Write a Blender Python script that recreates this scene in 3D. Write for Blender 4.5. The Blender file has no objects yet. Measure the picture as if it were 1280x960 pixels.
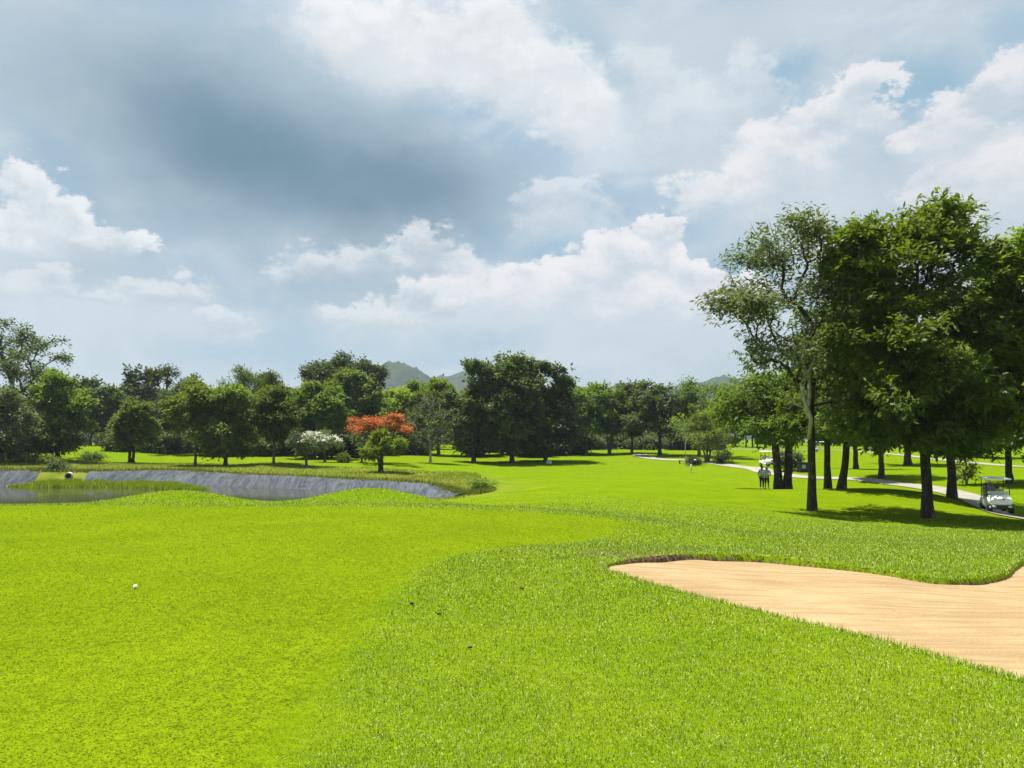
import bpy, bmesh, math, random
import numpy as np
from mathutils import Vector, Matrix

R = math.radians
SC = bpy.context.scene
COL = SC.collection

# ------------------------------------------------------------------ camera
F = 960.0                                   # focal length in photo pixels (1280 wide)
PITCH = math.atan(68.0 / F)
EYE = np.array([0.0, 0.0, 1.6])
cam_d = bpy.data.cameras.new('camera')
cam = bpy.data.objects.new('camera', cam_d)
COL.objects.link(cam)
cam.location = EYE
cam.rotation_euler = (R(90) + PITCH, 0, 0)
cam_d.sensor_width = 36
cam_d.lens = 36 * F / 1280
cam_d.clip_start = 0.05
cam_d.clip_end = 20000
SC.camera = cam

# ------------------------------------------------------------------ exposure, sun
EXP = 1.15
SC.view_settings.view_transform = 'Standard'
SC.view_settings.look = 'None'
SC.view_settings.exposure = EXP
SC.view_settings.gamma = 1
SC.view_settings.use_curve_mapping = False
SUN_EL, SUN_AZ = R(71), R(-58)              # azimuth from +Y towards +X
sun_d = bpy.data.lights.new('sun', 'SUN')
sun_d.energy = 5.0
sun_d.angle = R(0.5)
sun_d.color = (1.0, 0.95, 0.86)
sun = bpy.data.objects.new('sun', sun_d)
COL.objects.link(sun)
sv = Vector((math.cos(SUN_EL) * math.sin(SUN_AZ), math.cos(SUN_EL) * math.cos(SUN_AZ), math.sin(SUN_EL)))
sun.rotation_euler = sv.to_track_quat('Z', 'Y').to_euler()
sun.location = sv * 100

try:
    SC.cycles.max_bounces = 6
    SC.cycles.diffuse_bounces = 3
    SC.cycles.glossy_bounces = 2
    SC.cycles.transmission_bounces = 3
    SC.cycles.transparent_max_bounces = 4
    SC.cycles.volume_bounces = 0
    SC.cycles.use_denoising = True
    SC.cycles.denoiser = 'OPENIMAGEDENOISE'
    SC.cycles.denoising_input_passes = 'RGB_ALBEDO_NORMAL'
    SC.cycles.denoising_prefilter = 'NONE'
except Exception:
    pass


# ------------------------------------------------------------------ pixel helpers
def ray(u, v):
    cx, cy = (u - 640) / F, (480 - v) / F
    s, c = math.sin(PITCH), math.cos(PITCH)
    return np.array([cx, c - cy * s, s + cy * c])


def pt(u, v, d):
    r = ray(u, v)
    return EYE + r * (d / r[1])


def azel(u, v):
    r = ray(u, v)
    r = r / np.linalg.norm(r)
    return math.atan2(r[0], r[1]), math.asin(r[2])


def lin(c):
    return tuple(((x / 255) / 12.92 if x / 255 <= 0.04045 else ((x / 255 + 0.055) / 1.055) ** 2.4) for x in c)


# ------------------------------------------------------------------ node helper
class NT:
    def __init__(self, tree):
        self.t = tree
        self.n = tree.nodes
        self.l = tree.links

    def new(self, typ, **kw):
        n = self.n.new(typ)
        for k, val in kw.items():
            setattr(n, k, val)
        return n

    def set(self, sock, val):
        if isinstance(val, bpy.types.NodeSocket):
            self.l.new(val, sock)
        else:
            if isinstance(val, (tuple, list)) and len(val) == 3 and sock.type == 'RGBA':
                val = tuple(val) + (1,)
            sock.default_value = val

    def m(self, op, a, b=None, c=None, clamp=False):
        n = self.new('ShaderNodeMath', operation=op, use_clamp=clamp)
        for i, q in enumerate((a, b, c)):
            if q is not None:
                self.set(n.inputs[i], q)
        return n.outputs[0]

    def vm(self, op, a, b=None):
        n = self.new('ShaderNodeVectorMath', operation=op)
        self.set(n.inputs[0], a)
        if b is not None:
            self.set(n.inputs[3 if op == 'SCALE' else 1], b)
        return n.outputs['Value' if op in ('DOT_PRODUCT', 'LENGTH') else 'Vector']

    def sm(self, x, a, b, lo=0.0, hi=1.0):
        n = self.new('ShaderNodeMapRange', interpolation_type='SMOOTHSTEP', clamp=False)
        for i, q in enumerate((x, a, b, lo, hi)):
            self.set(n.inputs[i], q)
        return n.outputs[0]

    def mix(self, f, a, b, mode='MIX'):
        n = self.new('ShaderNodeMix', data_type='RGBA', blend_type=mode)
        n.clamp_factor = True
        self.set(n.inputs[0], f)
        self.set(n.inputs[6], a)
        self.set(n.inputs[7], b)
        return n.outputs[2]

    def noise(self, vec, scale, detail=4, rough=0.55, dist=0.0, out=0, lac=2.0):
        n = self.new('ShaderNodeTexNoise')
        if vec is not None:
            self.l.new(vec, n.inputs['Vector'])
        n.inputs['Scale'].default_value = scale
        n.inputs['Detail'].default_value = detail
        n.inputs['Roughness'].default_value = rough
        n.inputs['Lacunarity'].default_value = lac
        n.inputs['Distortion'].default_value = dist
        return n.outputs[out]

    def xyz(self, x, y, z):
        n = self.new('ShaderNodeCombineXYZ')
        for i, q in enumerate((x, y, z)):
            self.set(n.inputs[i], q)
        return n.outputs[0]

    def sep(self, v):
        n = self.new('ShaderNodeSeparateXYZ')
        self.l.new(v, n.inputs[0])
        return n.outputs

    def bump(self, h, strength=0.5, dist=0.02):
        n = self.new('ShaderNodeBump')
        n.inputs['Strength'].default_value = strength
        n.inputs['Distance'].default_value = dist
        self.l.new(h, n.inputs['Height'])
        return n.outputs[0]


# ------------------------------------------------------------------ world: Nishita blue with clouds
W = bpy.data.worlds.new('World')
SC.world = W
W.use_nodes = True
STR = 0.1


def skycol(c, k=1.0):
    return tuple(x * k / (2 ** EXP) / STR for x in lin(c))


def build_world():
    t = NT(W.node_tree)
    t.n.clear()
    outn = t.new('ShaderNodeOutputWorld')
    bg = t.new('ShaderNodeBackground')
    bg.inputs['Strength'].default_value = STR
    t.l.new(bg.outputs[0], outn.inputs[0])
    sky = t.new('ShaderNodeTexSky', sky_type='NISHITA')
    sky.sun_disc = False
    sky.sun_elevation = SUN_EL
    sky.sun_rotation = SUN_AZ
    sky.air_density = 1.0
    sky.dust_density = 2.0
    tc = t.new('ShaderNodeTexCoord')
    d = tc.outputs['Generated']
    s = t.sep(d)
    az = t.m('ARCTAN2', s[0], s[1])
    el = t.m('ARCSINE', s[2])
    # domain warps: broad, then fine billows
    dn = t.vm('MULTIPLY', d, (1.0, 1.0, 1.5))
    def nvec(sc, de, ro):
        n = t.new('ShaderNodeSeparateColor')
        t.l.new(t.noise(dn, sc, de, ro, out=1), n.inputs[0])
        return t.vm('SUBTRACT', t.xyz(n.outputs[0], n.outputs[1], n.outputs[2]), (0.5, 0.5, 0.5))
    w1 = nvec(4.0, 2, 0.5)
    w2 = nvec(15.0, 6, 0.62)
    p0 = t.xyz(az, el, 0.0)
    w1 = t.vm('MULTIPLY', w1, (0.07, 0.06, 0.0))
    w3 = nvec(48.0, 5, 0.65)
    w2 = t.vm('ADD', t.vm('MULTIPLY', w2, (0.09, 0.08, 0.0)), t.vm('MULTIPLY', w3, (0.03, 0.03, 0.0)))
    p = t.vm('ADD', t.vm('ADD', p0, w1), w2)
    psoft = t.vm('ADD', p0, t.vm('ADD', t.vm('SCALE', w1, 1.8), t.vm('SCALE', w2, 0.5)))
    fine = t.noise(dn, 26.0, 7, 0.6)
    mid = t.noise(dn, 7.0, 6, 0.6, 0.3)
    wisp = t.noise(t.vm('MULTIPLY', d, (1.0, 1.0, 2.4)), 3.2, 7, 0.6, 0.6)

    tex = t.sm(mid, 0.2, 0.7, 0.72, 1.0)
    fo = t.m('SUBTRACT', fine, 0.5)
    mo = t.m('SUBTRACT', mid, 0.5)
    # clear blue, paler at the horizon
    el01 = t.sm(el, 0.0, 0.5)
    blue = t.mix(el01, skycol((168, 187, 199)), skycol((150, 182, 201)))
    col = t.mix(0.85, sky.outputs[0], blue)

    def blob(pp, u, v, ru, rv, rot=0.0):
        a, e = azel(u, v)
        q = t.vm('SUBTRACT', pp, (a, e, 0))
        k = math.cos(e)
        if rot:
            n = t.new('ShaderNodeVectorRotate', rotation_type='Z_AXIS')
            t.l.new(q, n.inputs['Vector'])
            n.inputs['Angle'].default_value = rot
            q = n.outputs[0]
        q = t.vm('MULTIPLY', q, (F / ru, F / rv, 0))
        return q

    # thin white veil over most of the sky
    veil = t.m('MULTIPLY', t.sm(wisp, 0.36, 0.66), 0.55)
    col = t.mix(veil, col, skycol((197, 210, 219)))

    # soft grey-white sheets
    def soft(lst, colour, strength):
        nonlocal col
        acc = None
        for (u, v, ru, rv, rot, wgt) in lst:
            q = blob(psoft, u, v, ru, rv, rot)
            g = t.m('MULTIPLY', t.sm(t.vm('LENGTH', q), 1.0, 0.15), wgt)
            acc = g if acc is None else t.m('MAXIMUM', acc, g)
        a = t.m('MULTIPLY', t.m('MULTIPLY', acc, tex), strength)
        col = t.mix(a, col, colour)

    soft([(850, 120, 260, 150, 0.3, 1.0), (1020, 60, 320, 110, 0.0, 0.9), (640, 60, 330, 90, 0.25, 1.0),
          (760, 400, 360, 110, 0.0, 0.8), (1000, 260, 240, 130, 0.3, 0.8), (1220, 260, 150, 190, 0.0, 0.8), (60, 60, 220, 120, 0.0, 0.75),
          (60, 400, 260, 90, 0.0, 0.5)], skycol((203, 214, 222)), 0.75)
    soft([(480, 40, 200, 70, 0.25, 1.0), (640, 70, 170, 80, 0.4, 1.0), (730, 140, 90, 70, 0.6, 0.8)], skycol((238, 241, 244)), 1.0)
    brk = t.noise(t.vm('MULTIPLY', d, (1.0, 1.0, 1.7)), 9.0, 8, 0.62, 0.4)
    col = t.mix(t.m('MULTIPLY', t.sm(brk, 0.44, 0.68), 0.45), col, skycol((226, 231, 235)))
    col = t.mix(t.m('MULTIPLY', t.sm(brk, 0.46, 0.28), 0.4), col, skycol((158, 182, 198)))
    # gaps of clearer blue
    soft([(720, 55, 60, 45, 0.6, 1.0), (770, 100, 50, 30, 0.7, 0.8), (965, 85, 80, 40, 0.2, 0.9), (1145, 115, 85, 55, 0.3, 1.0), (870, 250, 100, 34, -0.3, 0.9), (610, 285, 70, 34, 0.2, 0.8), (700, 300, 70, 26, 0, 0.8),
          (930, 320, 60, 50, 0, 0.9), (560, 430, 160, 30, 0, 0.6), (60, 210, 70, 30, 0.5, 0.8), (330, 430, 160, 50, 0, 0.6), (1250, 60, 60, 50, 0, 0.6), (640, 15, 60, 22, 0.3, 0.7)], skycol((142, 182, 206)), 0.95)
    # pale bodies below the cumulus heads
    soft([(800, 400, 230, 80, 0, 1.0), (640, 390, 160, 50, 0, 0.8), (1020, 230, 170, 80, 0.3, 0.9), (1210, 240, 110, 80, 0, 0.9), (60, 310, 150, 50, 0.2, 0.8), (160, 390, 220, 46, 0, 0.8),
          (500, 395, 150, 44, 0, 0.8), (900, 20, 420, 60, 0, 0.8), (860, 150, 120, 60, 0.2, 0.7)], skycol((205, 215, 222)), 0.8)
    # the grey-blue rain cloud on the left
    soft([(360, 90, 260, 100, 0.15, 1.0), (180, 60, 260, 90, 0, 0.8)], skycol((178, 196, 208)), 0.85)
    soft([(300, 195, 410, 185, 0.10, 1.0), (480, 240, 260, 130, 0.10, 0.95), (110, 130, 220, 120, 0.0, 0.6),
          (400, 330, 260, 90, 0.0, 0.5)], skycol((152, 174, 189)), 0.95)
    soft([(330, 185, 300, 130, 0.08, 1.0), (450, 228, 230, 110, 0.10, 1.0), (300, 215, 220, 80, 0.0, 0.8)], skycol((116, 147, 166)), 0.92)
    soft([(330, 195, 190, 85, 0.1, 1.0), (460, 232, 160, 70, 0.1, 0.9)], skycol((96, 131, 152)), 0.8)
    soft([(520, 300, 120, 40, 0.3, 0.5), (120, 335, 130, 34, 0.0, 0.6), (480, 355, 160, 30, 0.1, 0.6), (200, 228, 50, 16, 0.0, 0.5)], skycol((160, 181, 195)), 0.8)

    # lit cumulus heads: union of lobes, sharp upper edge, fading downwards
    def heads(lst, top, low, amount, edge=0.3, sink=-0.9):
        nonlocal col
        dens = None
        for (u, v, ru, rv) in lst:
            q = blob(p, u, v, ru, rv)
            z = t.sep(q)
            dd = t.m('SUBTRACT', 1.0, t.vm('LENGTH', q))
            sh = z[1]
            w = t.m('POWER', t.m('MAXIMUM', t.m('ADD', dd, 0.15), 0.001), 2.5)
            if dens is None:
                dens, num, den = dd, t.m('MULTIPLY', sh, w), w
            else:
                dens = t.m('MAXIMUM', dens, dd)
                num = t.m('MULTIPLY_ADD', sh, w, num)
                den = t.m('ADD', den, w)
        shade = t.m('DIVIDE', num, den)
        e = t.m('ADD', dens, t.m('MULTIPLY', fo, 1.3))
        a = t.sm(e, 0.0, edge)
        fade = t.sm(t.m('ADD', shade, t.m('MULTIPLY', mo, 1.2)), sink, 0.35)
        a = t.m('MULTIPLY', t.m('MULTIPLY', a, fade), amount)
        light = t.sm(t.m('ADD', shade, t.m('MULTIPLY', fo, 2.2)), -0.7, 0.8)
        col = t.mix(a, col, t.mix(light, low, top))

    wt, wl = skycol((240, 241, 243)), skycol((196, 208, 218))
    heads([(450, 30, 110, 55), (560, 45, 120, 60), (650, 95, 110, 60), (715, 150, 70, 50), (610, 25, 90, 45)], skycol((242, 244, 246)), skycol((214, 221, 227)), 0.98, 0.5, -1.3)
    heads([(800, 95, 60, 50), (850, 150, 110, 70), (930, 110, 70, 60), (960, 180, 90, 60)], skycol((226, 232, 236)), wl, 0.7, 0.5)
    heads([(1075, 105, 36, 28), (1050, 135, 60, 38), (1000, 190, 100, 65), (1090, 160, 50, 55), (940, 240, 120, 60)], skycol((240, 238, 240)), wl, 0.9, 0.28)
    heads([(1240, 110, 40, 34), (1200, 165, 60, 44), (1150, 185, 40, 26), (1215, 230, 80, 60), (1240, 270, 60, 60)], skycol((238, 236, 238)), wl, 0.9, 0.28)
    heads([(822, 278, 36, 28), (785, 315, 80, 42), (870, 335, 44, 30), (905, 352, 50, 34), (720, 345, 120, 42), (640, 375, 140, 55), (830, 385, 150, 60)],
          skycol((243, 240, 242)), skycol((200, 210, 219)), 0.95, 0.26, -1.2)
    heads([(680, 243, 40, 24), (725, 240, 40, 28), (700, 262, 60, 22)], skycol((226, 231, 236)), wl, 0.75, 0.4)
    heads([(535, 305, 36, 32), (500, 325, 80, 28), (580, 330, 60, 28), (430, 335, 90, 34), (550, 375, 60, 22), (470, 395, 110, 26)], skycol((226, 230, 233)), skycol((180, 196, 207)), 0.85, 0.4)
    heads([(20, 225, 34, 30), (45, 255, 50, 36), (85, 285, 60, 34), (15, 290, 60, 46), (140, 300, 40, 22)], skycol((238, 240, 242)), skycol((196, 207, 216)), 0.95, 0.28)
    heads([(205, 362, 80, 24), (25, 358, 60, 26), (285, 400, 44, 18), (305, 418, 34, 16), (120, 375, 60, 16)], skycol((222, 227, 231)), skycol((184, 198, 208)), 0.85, 0.45)
    # pale band of moist air low down
    low = t.sm(el, 0.16, 0.0)
    col = t.mix(t.m('MULTIPLY', low, 0.6), col, skycol((172, 188, 198)))
    # below the horizon: plain
    col = t.mix(t.sm(el, -0.02, -0.08), col, skycol((120, 140, 110)))
    t.l.new(col, bg.inputs['Color'])


build_world()


# ------------------------------------------------------------------ object helpers
def tag(o, label=None, cat=None, group=None, kind=None):
    if label:
        o['label'] = label
    if cat:
        o['category'] = cat
    if group:
        o['group'] = group
    if kind:
        o['kind'] = kind
    return o


def empty(name, loc, label, cat, group=None, rz=0.0):
    o = bpy.data.objects.new(name, None)
    o.empty_display_size = 0.3
    COL.objects.link(o)
    o.location = loc
    o.rotation_euler = (0, 0, rz)
    return tag(o, label, cat, group)


def link(name, me, parent=None, mats=None, smooth=False):
    o = bpy.data.objects.new(name, me)
    COL.objects.link(o)
    if parent:
        o.parent = parent
    if mats is not None:
        for q in (mats if isinstance(mats, (list, tuple)) else [mats]):
            me.materials.append(q)
    if smooth:
        me.shade_smooth()
    return o


def mesh_np(name, V, Fc):
    V = np.asarray(V, dtype=np.float32)
    Fc = np.asarray(Fc, dtype=np.int32)
    k = Fc.shape[1]
    me = bpy.data.meshes.new(name)
    me.vertices.add(len(V))
    me.vertices.foreach_set('co', V.ravel())
    me.loops.add(Fc.size)
    me.loops.foreach_set('vertex_index', Fc.ravel())
    me.polygons.add(len(Fc))
    me.polygons.foreach_set('loop_start', np.arange(0, Fc.size, k, dtype=np.int32))
    me.update(calc_edges=True)
    return me


def copy_tree(o, parent=None):
    c = o.copy()
    COL.objects.link(c)
    if parent:
        c.parent = parent
    for ch in list(o.children):
        copy_tree(ch, c)
    return c


class MB:
    """collects shapes into one mesh"""

    def __init__(self):
        self.bm = bmesh.new()

    def box(self, c, s, rot=None, bevel=0.0):
        r = bmesh.ops.create_cube(self.bm, size=1.0)
        vs = r['verts']
        M = Matrix.Translation(c) @ (rot.to_4x4() if rot else Matrix.Identity(4)) @ Matrix.Diagonal((*s, 1))
        bmesh.ops.transform(self.bm, matrix=M, verts=vs)
        if bevel:
            es = list({e for v in vs for e in v.link_edges})
            bmesh.ops.bevel(self.bm, geom=es, offset=bevel, segments=2, affect='EDGES', profile=0.5)
        return self

    def tube(self, pts, rad, n=8, cap=True):
        pts = [Vector(q) for q in pts]
        if not isinstance(rad, (list, tuple)):
            rad = [rad] * len(pts)
        rings = []
        up = Vector((0.13, 0.31, 0.94))
        for i, q in enumerate(pts):
            a = pts[max(i - 1, 0)]
            b = pts[min(i + 1, len(pts) - 1)]
            tdir = (b - a).normalized()
            x = tdir.cross(up)
            if x.length < 0.05:
                x = tdir.cross(Vector((1, 0, 0)))
            x.normalize()
            y = tdir.cross(x)
            rings.append([self.bm.verts.new(q + (x * math.cos(2 * math.pi * k / n) + y * math.sin(2 * math.pi * k / n)) * rad[i]) for k in range(n)])
        for r0, r1 in zip(rings, rings[1:]):
            for k in range(n):
                self.bm.faces.new((r0[k], r0[(k + 1) % n], r1[(k + 1) % n], r1[k]))
        if cap:
            self.bm.faces.new(rings[0][::-1])
            self.bm.faces.new(rings[-1])
        return self

    def lathe(self, prof, M=None, n=24):
        rings = []
        for r, h in prof:
            rings.append([self.bm.verts.new(((M or Matrix()) @ Vector((r * math.cos(2 * math.pi * k / n), r * math.sin(2 * math.pi * k / n), h)))) for k in range(n)])
        for r0, r1 in zip(rings, rings[1:]):
            for k in range(n):
                self.bm.faces.new((r0[k], r0[(k + 1) % n], r1[(k + 1) % n], r1[k]))
        return self, rings

    def sphere(self, c, r, M=None, seg=16):
        q = bmesh.ops.create_uvsphere(self.bm, u_segments=seg, v_segments=seg // 2 + 2, radius=1)
        s = r if isinstance(r, (tuple, list)) else (r, r, r)
        bmesh.ops.transform(self.bm, matrix=(M or Matrix()) @ Matrix.Translation(c) @ Matrix.Diagonal((*s, 1)), verts=q['verts'])
        return q['verts']

    def build(self, name, mat, parent=None, smooth=False):
        bmesh.ops.recalc_face_normals(self.bm, faces=self.bm.faces)
        me = bpy.data.meshes.new(name)
        self.bm.to_mesh(me)
        self.bm.free()
        return link(name, me, parent, mat, smooth)


# ------------------------------------------------------------------ materials
MATS = {}


def mat(name, build):
    m = bpy.data.materials.new(name)
    m.use_nodes = True
    t = NT(m.node_tree)
    t.n.clear()
    out = t.new('ShaderNodeOutputMaterial')
    build(t, out)
    MATS[name] = m
    return m


def principled(t, out, base, rough=0.6, spec=0.3, normal=None, metal=0.0):
    b = t.new('ShaderNodeBsdfPrincipled')
    t.set(b.inputs['Base Color'], base)
    t.set(b.inputs['Roughness'], rough)
    t.set(b.inputs['Specular IOR Level'], spec)
    t.set(b.inputs['Metallic'], metal)
    if normal is not None:
        t.l.new(normal, b.inputs['Normal'])
    t.l.new(b.outputs[0], out.inputs[0])
    return b


def plain(name, c, rough=0.5, spec=0.4, metal=0.0, var=0.12, scale=6.0):
    def f(t, out):
        tc = t.new('ShaderNodeTexCoord')
        n = t.noise(tc.outputs['Object'], scale, 4, 0.6)
        k = t.sm(n, 0.25, 0.75, 1 - var, 1 + var)
        principled(t, out, t.vm('SCALE', tuple(c), k), rough, spec, None, metal)
    return mat(name, f)


def leaf_mat(name, ca, cb, cc, trans=0.3, rough=0.6, tr_col=None, spec=0.12, pale=0.86):
    """leaf colours vary at random from leaf to leaf and slowly through a crown"""
    def f(t, out):
        g = t.new('ShaderNodeNewGeometry')
        oi = t.new('ShaderNodeObjectInfo')
        tc = t.new('ShaderNodeTexCoord')
        n = t.noise(tc.outputs['Object'], 0.55, 3, 0.6)
        r = g.outputs['Random Per Island']
        f1 = t.m('ADD', t.m('MULTIPLY', r, 0.55), t.m('MULTIPLY', t.sm(n, 0.3, 0.7), 0.5), clamp=True)
        c = t.mix(f1, ca, cb)
        c = t.mix(t.sm(r, pale, min(1.0, pale + 0.12)), c, cc)
        k = t.m('ADD', 0.78, t.m('MULTIPLY', oi.outputs['Random'], 0.55))
        c = t.vm('SCALE', c, k)
        p = t.new('ShaderNodeBsdfPrincipled')
        t.l.new(c, p.inputs['Base Color'])
        p.inputs['Roughness'].default_value = rough
        p.inputs['Specular IOR Level'].default_value = spec
        tr = t.new('ShaderNodeBsdfTranslucent')
        t.l.new(t.vm('MULTIPLY', c, tr_col or (1.6, 1.5, 0.5)), tr.inputs['Color'])
        mx = t.new('ShaderNodeMixShader')
        mx.inputs[0].default_value = trans
        t.l.new(p.outputs[0], mx.inputs[1])
        t.l.new(tr.outputs[0], mx.inputs[2])
        t.l.new(mx.outputs[0], out.inputs[0])
    return mat(name, f)


L_DARK = leaf_mat('leaf_dark', (0.038, 0.062, 0.018), (0.074, 0.112, 0.028), (0.12, 0.15, 0.06), 0.32)
L_MID = leaf_mat('leaf_mid', (0.058, 0.104, 0.012), (0.116, 0.176, 0.020), (0.17, 0.21, 0.04), 0.38)
L_LIME = leaf_mat('leaf_lime', (0.090, 0.150, 0.012), (0.165, 0.225, 0.02), (0.21, 0.25, 0.05), 0.4)
L_GREY = leaf_mat('leaf_greygreen', (0.065, 0.095, 0.034), (0.115, 0.150, 0.058), (0.17, 0.19, 0.11), 0.25)
L_BROAD = leaf_mat('leaf_broad', (0.070, 0.122, 0.012), (0.136, 0.200, 0.020), (0.19, 0.24, 0.05), 0.45, 0.5, None, 0.25)
L_FAR = leaf_mat('leaf_far', (0.045, 0.068, 0.018), (0.08, 0.115, 0.028), (0.11, 0.15, 0.045), 0.28)
L_ORANGE = leaf_mat('petal_orange', (0.40, 0.115, 0.026), (0.54, 0.175, 0.042), (0.07, 0.10, 0.03), 0.25, 0.6, (1.2, 0.9, 0.6), 0.1, 0.82)
L_WHITE = leaf_mat('petal_white', (0.55, 0.55, 0.48), (0.70, 0.70, 0.62), (0.62, 0.60, 0.45), 0.2, 0.6, (1, 1, 0.9), 0.1)


def bark_mat(name, a, b, moss=0.0):
    def f(t, out):
        tc = t.new('ShaderNodeTexCoord')
        o = tc.outputs['Object']
        n1 = t.noise(t.vm('MULTIPLY', o, (7, 7, 1.6)), 1.3, 6, 0.65)
        n2 = t.noise(o, 2.1, 4, 0.6)
        c = t.mix(t.sm(n1, 0.3, 0.7), a, b)
        c = t.mix(t.m('MULTIPLY', t.sm(n2, 0.56, 0.66), 0.75), c, tuple(min(1, x * 2.2 + 0.03) for x in b))
        principled(t, out, c, 0.9, 0.15, t.bump(n1, 0.7, 0.03))
    return mat(name, f)


B_DARK = bark_mat('bark_dark', (0.025, 0.021, 0.016), (0.062, 0.053, 0.042))
B_GREY = bark_mat('bark_grey', (0.05, 0.046, 0.038), (0.12, 0.11, 0.095))
B_PALE = bark_mat('bark_bleached', (0.26, 0.25, 0.22), (0.44, 0.43, 0.39))

# ------------------------------------------------------------------ terrain
rng = np.random.default_rng(7)
near_pts = [(x, y, 0.0) for x in (-14, -7, 0, 7) for y in (-8, 0, 7, 13) if (x, y) not in ((7, 13), (7, 7))] + \
           [(14, -8, 0.0), (12, 0, 0.0), (5, 6, 0.0), (9, 6, -0.1), (-22, -8, 0), (-22, 5, -0.0), (-22, 13, 0.0), (-15, 18.5, 0.0), (-9, 18.8, 0.0), (-4, 19.0, -0.02),
            (-22, 18, 0.0), (1.5, 16, -0.08), (-14, 26, -1.25), (-7, 26, -1.1), (-22, 26, -1.3), (-14, 33, -2.1), (-24, 36, -2.2), (-6, 34, -1.8),
            (-40, 14, -0.6), (-40, 30, -2.0), (-40, 50, -2.2), (-18, 50, -2.3), (-10, 50, -2.3), (-60, 0, -0.8), (60, 0, -2.0), (30, 0, -0.9), (22, 12, -0.8), (0, -60, -1.0), (-60, -60, -1.5), (60, -60, -1.5),
            (0, -300, -2), (-300, -300, -2), (300, -300, -2), (400, 0, -2.0), (-400, 0, -1.0)]
px_pts = [(757, 713, 9.1), (900, 691, 11.8), (900, 673, 15.2), (1160, 722, 10.2), (1160, 692, 14), (1160, 676, 19.5), (1160, 662, 27), (1280, 705, 12), (1280, 688, 16), (1280, 668, 26), (1030, 707, 10.8), (1400, 700, 13), (1400, 675, 22), (1000, 655, 25),
           (760, 668, 14.5), (900, 660, 20), (1050, 668, 20), (700, 640, 22.5), (800, 640, 25), (640, 621, 35), (800, 622, 37), (740, 602, 58), (864, 590, 90),
          (760, 564, 140), (700, 570, 125), (650, 586, 92), (610, 577, 106), (540, 578, 98), (476, 590, 78), (383, 583, 84), (342, 580, 86),
          (282, 582, 88), (165, 578, 95), (245, 582, 88), (50, 574, 88), (125, 556, 125), (197, 566, 112), (600, 612, 60), (580, 618, 55), (540, 607, 60), (440, 600, 68),
          (300, 594, 74), (200, 590, 78), (110, 591, 77), (0, 588, 74), (-150, 588, 78), (660, 606, 58), (1015, 637, 37), (1160, 647, 35), (1245, 640, 45), (1400, 640, 45),
          (968, 613, 57), (1190, 623, 46), (1102, 596, 72), (1262, 601, 64), (1070, 585, 92), (1135, 580, 102), (940, 584, 90), (805, 571, 118), (1240, 573, 115), (1130, 602, 68), (1390, 600, 64),
          (880, 576, 108), (1400, 575, 115)] + \
         [(u, 558, 220) for u in (-300, 0, 300, 640, 900, 1150, 1500)] + [(u, 552.5, 500) for u in (-300, 200, 640, 1000, 1500)] + \
         [(u, 549.3, 2500) for u in (-900, 0, 640, 1280, 2200)]
ctrl = np.array(near_pts + [tuple(pt(*q)) for q in px_pts])
CQ = 3.5


def _basis(P, Q):
    return np.sqrt(((P[:, None, :] - Q[None, :, :]) ** 2).sum(-1) + CQ * CQ)


_A = _basis(ctrl[:, :2], ctrl[:, :2])
_n = len(ctrl)
_M = np.zeros((_n + 1, _n + 1))
_M[:_n, :_n] = _A - np.eye(_n) * 0.0
_M[:_n, _n] = 1
_M[_n, :_n] = 1
_w = np.linalg.lstsq(_M, np.append(ctrl[:, 2], 0), rcond=None)[0]

# gentle value-noise undulation
_g = rng.normal(size=(64, 64))


def vnoise(x, y, s):
    fx, fy = x / s, y / s
    ix, iy = np.floor(fx).astype(int), np.floor(fy).astype(int)
    tx, ty = fx - ix, fy - iy
    tx, ty = tx * tx * (3 - 2 * tx), ty * ty * (3 - 2 * ty)
    g = lambda a, b: _g[a % 64, b % 64]
    return (g(ix, iy) * (1 - tx) + g(ix + 1, iy) * tx) * (1 - ty) + (g(ix, iy + 1) * (1 - tx) + g(ix + 1, iy + 1) * tx) * ty


MOUNDS = [(*pt(228, 620, 21.5)[:2], 2.0, 1.5, 0.50), (*pt(462, 620, 22.0)[:2], 1.9, 1.6, 0.54), (*pt(20, 625, 21)[:2], 2.5, 1.5, 0.0)]


def base_z(x, y):
    x = np.asarray(x, float).ravel()
    y = np.asarray(y, float).ravel()
    z = np.empty_like(x)
    for i in range(0, len(x), 40000):
        P = np.stack([x[i:i + 40000], y[i:i + 40000]], 1)
        z[i:i + 40000] = _basis(P, ctrl[:, :2]) @ _w[:_n] + _w[_n]
    dist = np.hypot(x, y)
    z += vnoise(x, y, 3.7) * 0.018 + vnoise(x + 91, y + 13, 9.0) * 0.04 * np.clip(dist / 12, 0, 1) + vnoise(x, y + 50, 31.0) * 0.10 * np.clip((dist - 15) / 60, 0, 1)
    for (mx, my, rx, ry, h) in MOUNDS:
        z += h * np.exp(-((x - mx) / rx) ** 2 - ((y - my) / ry) ** 2)
    return z


def bz(x, y):
    return float(base_z([x], [y])[0])


def hit(u, v, lo=2.0, hi=400.0):
    """first place where the sight line of a photo point meets the base terrain"""
    r = ray(u, v)
    ys = np.geomspace(lo, hi, 900)
    P = EYE[None, :] + r[None, :] * (ys / r[1])[:, None]
    below = P[:, 2] < base_z(P[:, 0], P[:, 1])
    i = int(np.argmax(below)) if below.any() else len(ys) - 1
    return P[i]


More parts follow.
